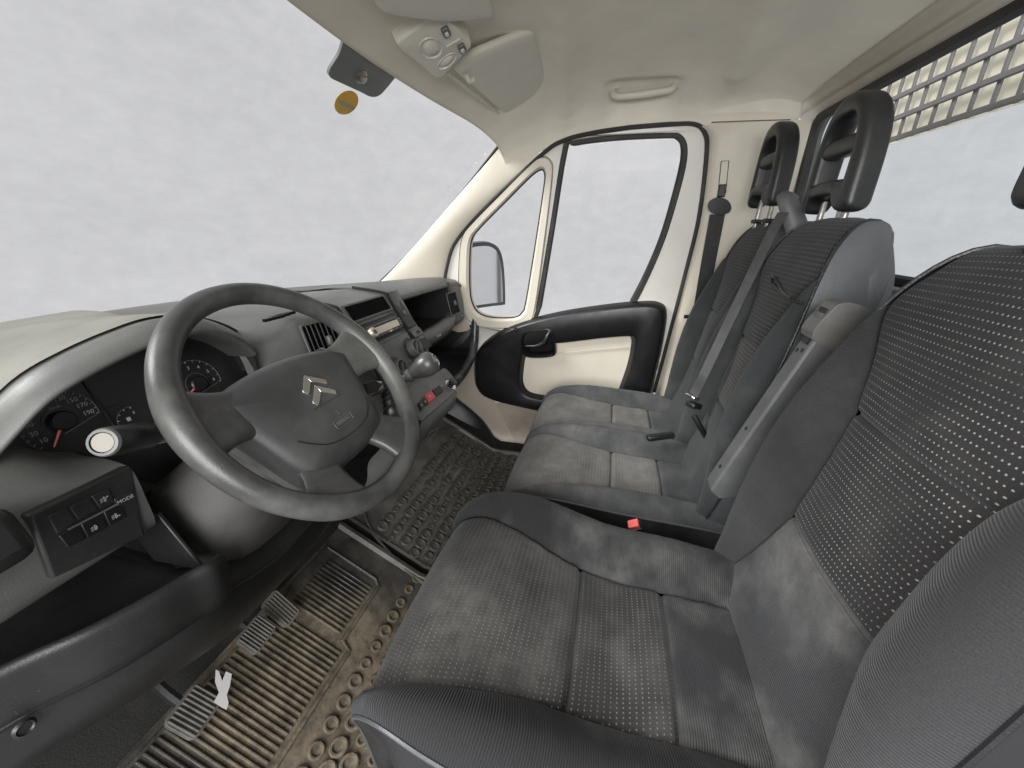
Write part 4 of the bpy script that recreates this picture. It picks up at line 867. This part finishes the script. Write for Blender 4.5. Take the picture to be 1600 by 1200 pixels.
sh0 = kc-kdir*.040; sh1 = P(606, 612, x=-.115)
v, f = lathe([(.0155, -.050), (.0175, -.046), (.0175, -.040), (.0155, -.036)], kc, kdir, 20, True); ob('knob_collar', v, f, ARM, kn_)
v, f = tube(curve([sh0, kc-kdir*.075, kc-kdir*.11+V((0, .005, -.01))], 8), .0115, 12); ob('lever_shaft', v, f, CONS, gl)
bb = kc-kdir*.105+V((0, .004, -.012)); bt = P(628, 660, y=.455)
v, f = tube(curve([bb, bb.lerp(bt, .35)+V((0, -.002, 0)), bb.lerp(bt, .7), bt, bt+V((0, .02, -.04))], 16), [.016, .021, .019, .025, .022, .029, .026, .034, .030, .040, .035, .046, .042, .052, .054, .056], 16); ob('lever_boot', v, f, BLACK, gl)

# ================================================================== STEERING
WC = V((-.445, .446, .809)); TH = R(38.9); WR = V((1, 0, 0)); WU = V((0, math.sin(TH), math.cos(TH))); WN = V((0, -math.cos(TH), math.sin(TH))); WX = (WR, WU, WN)
sw = thing('steering_wheel', WC-WN*.03, 'worn grey four-spoke steering wheel with double chevron emblem', 'steering wheel')
RR = .19
pth = [WC+(WR*math.cos(2*math.pi*i/120)+WU*math.sin(2*math.pi*i/120))*RR for i in range(120)]
rv = []
for i in range(120):
    a = math.degrees(2*math.pi*i/120); k = sum(math.exp(-(((a-b+180) % 360-180)/14)**2) for b in (168, 12, 303, 237)); rv.append(.0168+.0022*k)
vv = []
for i, p in enumerate(pth):
    d = (p-WC).normalized()
    for k in range(18): t = 2*math.pi*k/18; vv.append(p+d*math.cos(t)*rv[i]*.98+WN*math.sin(t)*rv[i]*1.08)
ob('rim', vv, gridf(120, 18, True, True), WHEEL, sw)
def spoke(p0, p1, w0, wm, w1, h0, h1, th0=.012, th1=.013):
    p0 = WC+WR*p0[0]+WU*p0[1]+WN*h0; p1 = WC+WR*p1[0]+WU*p1[1]+WN*h1; d = (p1-p0); t = d.normalized(); s = WN.cross(t).normalized(); n = t.cross(s); rows = []
    for i in range(13):
        k = i/12; c = p0+d*k; w_ = (w0*(1-k)**2+2*wm*.9*k*(1-k)+w1*k*k)/2; hh_ = th0+(th1-th0)*k
        rows.append([c+s*w_*math.copysign(abs(math.cos(a))**.6, math.cos(a))+n*hh_*math.copysign(abs(math.sin(a))**.75, math.sin(a)) for a in [2*math.pi*j/20 for j in range(20)]])
    v, f = skin(rows, 0, 0, True, True); return ob('spoke', v, f, WHEEL, sw, ang=80)
spoke((-.085, .020), (-.190, .034), .085, .060, .125, -.024, .001); spoke((.085, .020), (.190, .034), .085, .060, .125, -.024, .001)
spoke((-.062, -.085), (-.100, -.161), .075, .055, .125, -.030, .001); spoke((.062, -.085), (.100, -.161), .075, .055, .125, -.030, .001)
# hub pad
po = curve([(-.126, .050, 0), (-.065, .068, 0), (0, .073, 0), (.065, .068, 0), (.126, .050, 0), (.128, .034, 0), (.112, -.02, 0), (.096, -.085, 0), (.082, -.108, 0), (.04, -.116, 0), (0, -.118, 0), (-.04, -.116, 0), (-.082, -.108, 0), (-.096, -.085, 0), (-.112, -.02, 0), (-.128, .034, 0)], 96, True)
po = [V((p.x*1.09, p.y*1.03, 0)) for p in po]
cp_ = V((0, -.025, 0)); rows = []
for s, h in ((.90, -.060), (1.0, -.045), (1.005, -.030), (.99, -.022), (.95, -.013), (.85, -.004), (.65, .004), (.4, .008), (.15, .010), (.02, .010)):
    rows.append([WC+WR*((p.x-cp_.x)*s+cp_.x)+WU*((p.y-cp_.y)*s+cp_.y)+WN*(h) for p in po])
v, f = skin(rows, 0, 0, True, False); f.append(tuple((len(rows)-1)*96+k for k in range(96))); pad = ob('hub_pad', v, f, HUB, sw, ang=70)
padh = lambda x, y: .0095-.012*(max(abs(x)/.1, abs(y+.025)/.085))**2.4
def onpad(x, y, o=0): return WC+WR*x+WU*y+WN*(padh(x, y)+o)
# lower hub shell
rows = [[WC+WR*((p.x-cp_.x)*s+cp_.x)+WU*((p.y-cp_.y)*s+cp_.y-.004)+WN*(h) for p in po] for s, h in ((.96, -.038), (.98, -.06), (.8, -.09), (.5, -.10))]
v, f = skin(rows, 0, 0, True, True); ob('hub_shell', v, f, WHEEL, sw, ang=70)
# emblem: two chevrons
for dy in (.014, -.008):
    for s in (-1, 1):
        q = [(0, dy+.012), (s*.020, dy-.006), (s*.020, dy-.012), (0, dy+.001)]
        q = [(0, dy+.015), (s*.027, dy-.008), (s*.022, dy-.0165), (0, dy+.0005)]
        v, f = plate([[onpad(a, b, -.002) for a, b in q]], WN, .0045); ob('emblem_chevron', v, f, CHROME, pad, bevel=.0008)
v, f = tube(curve([onpad(x, -.026-.02*x*x, .0003) for x in (-.032, -.015, 0, .015, .032)], 12), .0006, 5); ob('pad_crease', v, f, BLACK, pad)
v, f = tube(curve([onpad(x, -.088+abs(x)**3*60, .0002) for x in (-.085, -.07, -.045, 0, .045, .07, .085)], 30), .0008, 5); ob('pad_crease', v, f, BLACK, pad)
text('airbag_lettering', 'AIRBAG', onpad(0, -.064, .0004), WX, .0095, INKL, pad, .0004)
v, f = plate([on(onpad(0, -.064, 0), WX, rrect(.042, .014, .003)), on(onpad(0, -.064, 0), WX, rrect(.0405, .0125, .0025))], WN, .001); ob('lettering_frame', v, f, INKL, pad)
v, f = join(box(onpad(0, -.046, .0004), (.009, .001, .0008), WX), box(onpad(0, -.049, .0004), (.001, .006, .0008), WX)); ob('horn_symbol', v, f, INKL, pad)
# steering column with stalks
colm = thing('steering_column', WC-WN*.15, 'grey steering column shroud with light and wiper stalks', 'steering column')
AX = -WN
def csec(d, w_, t_, b_, dx=0): 
    c = WC+AX*d+V((dx, 0, 0)); return [c+WR*(w_*math.copysign(abs(math.cos(a))**.65, math.cos(a)))+WU*((t_ if math.sin(a) > 0 else b_)*math.copysign(abs(math.sin(a))**.7, math.sin(a))) for a in [2*math.pi*j/32 for j in range(32)]]
v, f = skin([csec(.085, .05, .045, .05), csec(.09, .062, .05, .06), csec(.13, .068, .052, .072), csec(.19, .085, .055, .10), csec(.25, .125, .05, .13), csec(.30, .15, .05, .15)], 30, 0, True, True); sh_ = ob('column_shroud', v, f, surf('column_plastic', (.028, .0275, .026), .45, dust=(.085, .083, .077), dscale=5, dlo=.42, dhi=.75, damt=.6, grain=420, gstr=.35, speck=.1), colm, ang=60)
v, f = tube([WC+AX*.05, WC+AX*.12], .035, 16); ob('column_boss', v, f, BLACK, colm)
def stalk(name, p0, p1, r0, r1, tip):
    d = (p1-p0); ln = d.length; v, f = lathe([(.0001, 0), (r0*.8, 0), (r0, ln*.1), (r0*1.0, ln*.55), (r1*1.15, ln*.60), (r1*1.15, ln*.95), (r1*1.0, ln), (.0001, ln+.001)], p0, d, 20); s = ob(name, v, f, BLACK, colm)
    v, f = lathe([(r1*1.0, ln-.004), (r1*1.1, ln), (r1*1.0, ln+.003), (r1*.8, ln+.0035)], p0, d, 20, False); ob('stalk_ring', v, f, DASH, s)
    if tip: v, f = lathe([(.0001, ln+.003), (r1*.72, ln+.0025), (r1*.78, ln-.002)], p0, d, 18); ob('stalk_end_button', v, f, surf('stalk_button', (.19, .178, .15), .6, gstr=0), s)
    for k in (.42, .45, .48, .51): 
        v, f = lathe([(r0*1.0, ln*k), (r0*1.05, ln*(k+.008)), (r0*1.0, ln*(k+.016))], p0, d, 20, False); ob('stalk_groove', v, f, CONS, s)
    return s
t0 = P(163, 691, y=.485); st = stalk('light_stalk', P(300, 668, y=.56), t0, .0125, .0135, True)
sd_ = (t0-P(300, 668, y=.56)).normalized(); sn_ = (CAM-t0); sn_ = (sn_-sd_*sn_.dot(sd_)).normalized(); sax_ = (-sd_, sn_.cross(-sd_), sn_)
text('stalk_symbol', 'D', t0-sd_*.024+sn_*.0136, sax_, .009, INKD, st, .0002); text('stalk_symbol', '=', t0-sd_*.031+sn_*.0136, sax_, .010, INKD, st, .0002); text('stalk_symbol', 'o', t0-sd_*.056+sn_*.0128, sax_, .009, INKD, st, .0002)
stalk('wiper_stalk', P(440, 590, y=.555), P(505, 553, y=.56), .012, .012, False)
v, f = lathe([(.0001, .03), (.011, .03), (.014, .024), (.015, 0)], P(578, 610, y=.50), (.5, -.7, .2), 18); kk = ob('ignition_barrel', v, f, STEEL, colm)
v, f = plate([[P(a, b, y=.47) for a, b in [(570, 600), (585, 594), (598, 600), (590, 612), (575, 616)]]], (0, 1, 0), .004); ob('ignition_key', v, f, BLACK, colm, bevel=.001)

# ================================================================== PEDALS AND MATS
toe_n = V((0, -.26, .45)).normalized(); TOE = (toe_n, V((0, .50, 0))); tax = frame(toe_n, (0, 1, 0))
PEDM = surf('worn_pedal_rubber', (.07, .068, .064), .55, dust=(.19, .178, .15), dscale=14, dlo=.4, dhi=.7, damt=.8, gstr=.3)
def pedal(name, label, u, v_, z, w_, h_, ribs, tilt, rad, mat=PEDM, yaw=0, arm=True):
    c = P(u, v_, z=z); ax = frame((math.sin(R(yaw)), -math.cos(R(tilt)), math.sin(R(tilt))), (0, 0, 1)); t = thing(name, c-ax[2]*.02, label, 'pedal', 'foot pedals')
    out = on(c, ax, rrect(w_, h_, rad, 4)); v, f = plate([out], -ax[2], .010); ob('pad', v, f, mat, t, bevel=.003)
    for k in range(ribs):
        x = -w_/2+w_*(k+.7)/(ribs+.4); v, f = box(c+ax[0]*x+ax[2]*.0015, (w_*.045, h_*.86, .005), ax); ob('rib', v, f, mat, t, bevel=.001)
    if arm: v, f = tube(curve([c-ax[2]*.012, c-ax[2]*.03+V((0, .06, .10)), c+V((0, .12, .30))], 8), .010, 8); ob('arm', v, f, BLACK, t)
    return t
pedal('clutch_pedal', 'worn clutch pedal pad lying lowest, beside the paper scrap', 305, 1110, .20, .072, .066, 9, 48, .012, yaw=6)
pedal('brake_pedal', 'grey ribbed middle brake pedal', 402, 990, .22, .066, .055, 9, 48, .010, yaw=4)
pedal('accelerator_pedal', 'pale ribbed accelerator pedal, farthest right of the three', 440, 950, .19, .050, .085, 6, 42, .012, surf('accelerator_rubber', (.14, .13, .108), .7, gstr=.2), yaw=2)
pa = thing('paper_scrap', P(345, 1090, z=.21), 'crumpled white paper scrap stuck beside the lowest pedal', 'paper')
q = [(337, 1046), (342, 1049), (347, 1064), (353, 1049), (362, 1053), (359, 1072), (354, 1086), (357, 1098), (354, 1109), (347, 1106), (334, 1097), (342, 1082), (336, 1066)]
v, f = plate([[P(a, b, pl=(V((.3, .8, -.5)), P(346, 1080, y=.655))) for a, b in q]], (-.3, -.8, .5), .0008)
ob('paper_sheet', v, f, PAPER, pa, smooth=False)
def floor_z(y): return 0 if y < .5 else (y-.5)*.26/.45
def mat_thing(name, label, x0, x1, mat, base):
    t = thing(name, base, label, 'floor mat'); rows = []
    for i in range(25):
        y = -.02+.795*i/24; zz = floor_z(y)+.010; rows.append([(x0, y, zz+.012), (x0+.012, y, zz+.012), (x0+.02, y, zz), (x1-.02, y, zz), (x1-.012, y, zz+.012), (x1, y, zz+.012)])
    v, f = skin(rows); ob('mat_sheet', v, f, mat, t, ang=50); return t
dm = mat_thing('driver_floor_mat', 'muddy rubber floor mat under the pedals with ribs and round studs', -.82, -.07, MATM, (-.47, .55, 0))
DKM = surf('dusty_rubber_mat', (.055, .053, .048), .38, dust=(.21, .20, .175), dscale=5, dlo=.42, dhi=.72, damt=.8, gstr=.5, grain=120, gdist=.0015)
pm = mat_thing('passenger_floor_mat', 'dark dusty rubber floor mat with scrolled relief on the passenger side', -.05, .74, DKM, (.35, .4, 0))
def FP(u, v_):
    p = P(u, v_, pl=TOE)
    if p.y < .5: p = P(u, v_, z=0)
    return p
# ribs on the sloping part
def ribs_block(x0, x1, y0, y1, n, par, mat):
    for k in range(n):
        x = x0+(x1-x0)*(k+.5)/n; a, b = V((x, y0, floor_z(y0)+.013)), V((x, y1, floor_z(y1)+.013)); m = (a+b)/2
        v, f = box(m, (.0050, (b-a).length, .0070), (V((1, 0, 0)), (b-a).normalized(), V((1, 0, 0)).cross((b-a).normalized()))); ob('rib', v, f, mat, par, bevel=.0015, seg=1)
ribs_block(-.80, -.37, .580, .755, 34, dm, MATM); ribs_block(-.345, -.19, .605, .735, 12, dm, MATM)
# round studs and rings
ring_v, ring_f = lathe([(.020, 0), (.020, .005), (.017, .007), (.013, .0065), (.012, .003), (.0001, .003)], (0, 0, 0), (0, 0, 1), 16)
def stud_mesh(mat, nm):
    me = bpy.data.meshes.new(nm); me.from_pydata([tuple(p) for p in ring_v], [], ring_f); me.materials.append(mat); me.polygons.foreach_set('use_smooth', [True]*len(me.polygons)); me.set_sharp_from_angle(angle=R(40)); return me
def studs(par, mat, pts):
    me = stud_mesh(mat, 'stud'); b = BASE[par.name]
    for (x, y, s) in pts:
        o = bpy.data.objects.new('stud', me); COL.objects.link(o); o.parent = par; o.location = V((x, y, floor_z(y)+.012))-b; o.scale = (s, s, s*1.3)
        if y > .5: o.rotation_euler = (math.atan(.26/.45), 0, 0)
pts = []
for i in range(16):
    for j in range(10):
        x = -.78+.046*i+(.023 if j % 2 else 0); y = .20+.040*j
        if y < .55 and x < -.08: pts.append((x+random.uniform(-.003, .003), y+random.uniform(-.003, .003), random.choice((.7, .85, 1))))
studs(dm, MATM, pts)
pts = []
for i in range(17):
    for j in range(14):
        x = -.02+.044*i+(.022 if j % 2 else 0); y = .16+.040*j
        if x < .70 and y < .70: pts.append((x, y, random.choice((.6, .8, 1, 1.05))))
studs(pm, DKM, pts)
for par, mat, loop in ((dm, MATM, [(-.81, .568), (-.362, .568), (-.35, .592), (-.18, .592), (-.165, .61), (-.165, .76), (-.81, .768)]), (pm, DKM, [(-.03, .10), (.70, .10), (.72, .5), (.66, .74), (.0, .74)]), (pm, DKM, [(.38, .30), (.62, .26), (.66, .36), (.62, .44), (.40, .42)])):
    lp = curve([(a, b, 0) for a, b in loop], 80, True) if len(loop) < 7 else [V((a, b, 0)) for a, b in loop]
    v, f = tube([V((p.x, p.y, floor_z(p.y)+.012)) for p in lp], .006, 6, True); ob('raised_border', v, f, mat, par)

# ================================================================== OVERHEAD
def ceil_z(y): return z0(y)
# roof lamp console
RC = P(681, 72, z=1.412); rax = frame((-.25, -.42, -1), (0, 1, 0)); rpl = (rax[2], RC)
rl = thing('roof_lamp', RC+V((0, 0, .03)), 'beige square roof lamp unit with two oval reading lenses', 'roof lamp')
def RP(u, v_, off=0): return P(u, v_, pl=rpl)+rax[2]*off
rq = curve([RP(a, b) for a, b in [(623, 73), (628, 62), (655, 42), (676, 28), (688, 25), (697, 29), (716, 48), (733, 64), (736, 72), (732, 78), (710, 100), (692, 119), (685, 122), (677, 118), (652, 97)]], 60, True); rc_ = sum(rq, V())/60
v = [p for d, s in ((-.07, .06), (-.022, .05), (-.006, .03), (0, -.01), (.001, -.05), (.001, -.9)) for p in [q+rax[2]*d+(q-rc_)*s for q in rq]]
f = gridf(6, 60, False, True); f.append(tuple(5*60+k for k in range(60))); lb = ob('lamp_body', v, f, BEIGE, rl, ang=60)
def oval(u, v_, du, dv, wu, wv, name, depth, mat):
    c = RP(u, v_, .001); a = RP(u+du, v_+dv, .001)-c; b = RP(u+wu, v_+wv, .001)-c; pts = [c+a*math.cos(2*math.pi*k/28)+b*math.sin(2*math.pi*k/28) for k in range(28)]
    v = [q+rax[2]*d+(q-c)*s for d, s in ((.0008, .04), (.003, -.02), (.001, -.1), (-.006, -.2), (depth, -.45), (depth+.002, -.95)) for q in pts]; f = gridf(6, 28, False, True); f.append(tuple(5*28+k for k in range(28))); return ob(name, v, f, mat, rl, ang=70)
LENS = surf('lamp_lens', (.58, .55, .49), .25, gstr=0, var=.05)
oval(673, 74, -9, 14, 16, 8, 'reading_lens', .004, LENS); oval(698, 94, -14, 12, 6, 5, 'reading_lens', .003, LENS)
for u, v_ in ((696, 47), (721, 73)): v, f = box(RP(u, v_, .003), (.022, .016, .010), rax); q_ = ob('lamp_switch', v, f, CONS, rl, bevel=.003); v, f = box(RP(u, v_, .009), (.009, .008, .003), rax); ob('switch_face', v, f, INK, q_, bevel=.001)
v, f = box(RP(708, 66, .002), (.006, .034, .004), rax); ob('lamp_groove', v, f, BEIGE, rl, bevel=.001)
# sun visors
vn = V((0, -.42, -1)).normalized(); vpl2 = (vn, V((.35, .40, 1.420)))
def visor(label, pix, clip):
    q = [P(a, b, pl=vpl2) for a, b in pix]; c = sum(q, V())/len(q); t = thing('sun_visor', c, label, 'sun visor', 'sun visors')
    o = curve(q, 48, True); cc = sum(o, V())/48
    v = [p+vn*d+(p-cc)*s for d, s in ((-.010, -.03), (-.004, 0), (.004, 0), (.009, -.025), (.011, -.12), (.012, -.6)) for p in o]; f = gridf(6, 48, False, True); f.append(tuple(5*48+k for k in range(48))); ob('visor_panel', v, f, BEIGE, t, ang=70)
    if clip:
        a = P(728, 112, pl=vpl2)+vn*.012; v, f = tube(curve([a+V((-.012, 0, 0)), a+vn*.010, a+V((.010, -.01, 0))+vn*.004], 8), .006, 8); ob('visor_clip', v, f, BEIGE, t)
        a, b = P(700, 112, pl=vpl2)+vn*.004, P(806, 196, pl=vpl2)+vn*.004; v, f = tube([a, b], .0045, 8); ob('visor_hinge', v, f, BEIGE, t)
visor('beige passenger sun visor folded up beside the roof lamp', [(706, 104), (714, 95), (735, 82), (770, 67), (805, 53), (824, 47), (831, 47), (836, 54), (843, 82), (852, 117), (862, 153), (863, 160), (859, 166), (840, 178), (820, 189), (811, 193), (804, 190), (785, 172), (760, 150), (730, 124)], True)
visor('beige driver sun visor cut by the top edge of the picture', [(586, 2), (602, 12), (640, 20), (700, 26), (760, 22), (769, 14), (766, 0), (740, -60), (640, -90), (560, -50)], False)
# grab handle
gh = thing('grab_handle', P(1005, 138, x=.64), 'beige grab handle recessed in the ceiling above the passenger door', 'grab handle')
a, b = P(957, 141, x=.655), P(1056, 128, x=.655); dn = V((-.035, 0, -.030))
v, f = tube(curve([a+V((.012, 0, .02)), a, a+dn*.8+(b-a)*.06, a.lerp(b, .25)+dn, a.lerp(b, .75)+dn, b+dn*.8-(b-a)*.06, b, b+V((.012, 0, .02))], 40), .0105, 10); ob('handle_bar', v, f, BEIGE, gh)
for p in (a, b): v, f = box(p+V((.006, 0, .014)), (.03, .045, .025)); ob('handle_mount', v, f, BEIGE, gh, bevel=.006)
# inside mirror mount on the glass, bolt, sticker
gn = V((0, -.58, -.682)).normalized(); wpl = (gn, V((0, .548, 1.41))+gn*.004)
mb = thing('mirror_mount', P(565, 100, pl=wpl), 'grey mirror mounting plate hanging at the windscreen top edge', 'mirror mount')
bp_ = curve([P(a, b, pl=wpl) for a, b in [(505, -15), (528, 30), (533, 55), (527, 80), (512, 105), (513, 117), (530, 126), (560, 140), (577, 148), (590, 146), (603, 133), (620, 113), (634, 107), (655, 112), (645, 60), (590, -30)]], 64, True)
v, f = plate([bp_], gn, .006); ob('mount_plate', v, f, FRIT, mb, bevel=.0015)
c = P(562, 117, pl=wpl)+gn*.006; v, f = lathe([(.013, 0), (.013, .003), (.010, .0035), (.0095, .009), (.0001, .0095)], c, gn, 6); ob('bolt', v, f, STEEL, mb)
v, f = lathe([(.0155, -.001), (.0155, .001), (.0001, .0012)], c, gn, 20); ob('washer', v, f, STEEL, mb)
sc_ = P(541, 160, pl=wpl)+gn*.001; ea = P(553, 143, pl=wpl)-P(541, 160, pl=wpl); eb = P(555, 168, pl=wpl)-P(541, 160, pl=wpl)
stk = thing('windscreen_sticker', sc_, 'small yellow oval sticker on the windscreen below the mirror mount', 'sticker')
v, f = plate([[sc_+ea*math.cos(R(k*12))+eb*math.sin(R(k*12)) for k in range(30)]], gn, .0006); ob('sticker_oval', v, f, YEL, stk)
r_ = (P(552, 167, pl=wpl)-P(530, 157, pl=wpl)); u_ = ea.normalized()*.006; m_ = P(540, 163, pl=wpl)+gn*.0025
v, f = plate([[m_-r_*.5-u_*.6, m_+r_*.5-u_*.6, m_+r_*.5+u_*.6, m_-r_*.5+u_*.6]], gn, .0004); ob('sticker_band', v, f, PAPER, stk)
# ================================================================== BELTS AND SMALL THINGS
SB = (SIDE_N, V((.765, 0, .85)))
ob1 = thing('outer_seat_belt', P(1075, 600, pl=SB), 'black seat belt hanging from the pillar behind the passenger door', 'seat belt')
p1, p2, p3 = P(1121, 335, pl=SB), P(1098, 460, pl=SB), P(1068, 640, pl=SB)
v, f = ribbon(curve([p1, p2, p3, P(1060, 700, pl=SB)], 16), (0, 1, 0), .050, .002); ob('webbing', v, f, WEB, ob1)
v, f = ribbon(curve([p1+V((.012, -.012, 0)), P(1104, 460, pl=SB)+V((.012, -.02, 0)), P(1080, 640, pl=SB)+V((.012, -.03, 0))], 16), (0, 1, 0), .046, .002); ob('webbing', v, f, WEB, ob1)
dq = [(1106, 322), (1110, 313), (1122, 308), (1135, 312), (1141, 322), (1138, 331), (1124, 335), (1110, 331)]
v, f = plate([curve([P(a, b, pl=SB) for a, b in dq], 32, True)], -n_, .016); ob('belt_loop', v, f, BLACK, ob1, bevel=.004, seg=3)
v, f = box(P(1128, 298, pl=SB), (.014, .024, .040)); ob('height_adjuster', v, f, BLACK, ob1, bevel=.003)
sq = [P(a, b, pl=SB, off=-.006) for a, b in [(1127, 252), (1139, 251), (1134, 302), (1122, 302)]]; v, f = tube(sq+[sq[0]], .0012, 5); ob('adjuster_slot', v, f, RUBBER, ob1)
c = P(1076, 512, pl=SB, off=.014); v, f = plate([[c+V((0, a, b)) for a, b in rrect(.022, .05, .005)], [c+V((0, a, b+.008)) for a, b in rrect(.012, .018, .003)]], (-1, 0, 0), .003); ob('belt_tongue', v, f, CHROME, ob1)
v, f = box(P(1079, 495, pl=SB, off=.008), (.012, .05, .014)); ob('tongue_head', v, f, BLACK, ob1, bevel=.003)
mb2 = thing('middle_seat_belt', P(1080, 622, y=-.262), 'grey seat belt running down the middle passenger backrest from its shoulder guide', 'seat belt')
path = curve([P(1224, 332, y=-.392), P(1205, 366, y=-.372), P(1150, 480, y=-.315), P(1105, 575, y=-.262), P(1084, 618, y=-.245)], 30)
v, f = ribbon(path, [(.80, .6, 0)]*30, .028, .0022); ob('webbing', v, f, WEBG, mb2)
c = path[-1]; v, f = box(c+V((0, .004, -.004)), (.034, .010, .022), frame((-.6, .8, .3))); ob('belt_tongue', v, f, CHROME, mb2, bevel=.003)
v, f = box(c+V((.004, -.006, -.030)), (.030, .016, .036), frame((-.6, .8, .3))); ob('buckle', v, f, BLACK, mb2, bevel=.005)
v, f = tube(curve([c+V((0, -.01, -.06)), c+V((-.005, -.03, -.09)), c+V((-.0, -.05, -.12))], 8), .008, 8); ob('buckle_stalk', v, f, BLACK, mb2)
v, f = box(P(1032, 682, z=.455), (.022, .085, .018), frame((0, .1, 1), (-.35, 1, 0))); tag(ob('lap_belt_buckle', v, f, BLACK, bevel=.005), 'flat black lap belt buckle lying between the two passenger cushions', 'buckle')
rb = thing('driver_belt_buckle', P(990, 818, x=-.175), 'red-topped belt buckle beside the driver cushion', 'buckle')
c = P(990, 819, x=-.175); bax = frame((-.3, .55, 1), (0, -1, .5))
v, f = box(c, (.020, .024, .010), bax); ob('release_button', v, f, REDB, rb, bevel=.002); v, f = box(c-bax[2]*.03, (.026, .032, .05), bax); ob('buckle_body', v, f, BLACK, rb, bevel=.003)
v, f = tube([c-bax[2]*.05, c+V((0, -.06, -.14))], .009, 8); ob('buckle_stalk', v, f, BLACK, rb)
wc = P(1084, 880, x=-.2); v, f = tube(curve([wc+V((.0, .05, -.02)), wc, wc+V((0, -.04, .005))], 8), .010, 8); tag(ob('seat_lever', v, f, INK), 'white plastic lever end beside the driver backrest hinge', 'lever')
lc = P(1212, 442, y=-.322); ln_ = [(1207, 440), (1206, 434), (1210, 433), (1216, 442), (1222, 454), (1232, 464), (1222, 458), (1212, 450), (1207, 443)]
v, f = tube(curve([P(a, b, y=-.322+.002*(i % 3)) for i, (a, b) in enumerate(ln_)]+[P(1238, 468, y=-.33), P(1255, 474, y=-.336)], 40), .0035, 7); tag(ob('cord_loop', v, f, BLACK, base=lc), 'knotted black cord loop caught in the middle backrest seam', 'cord')
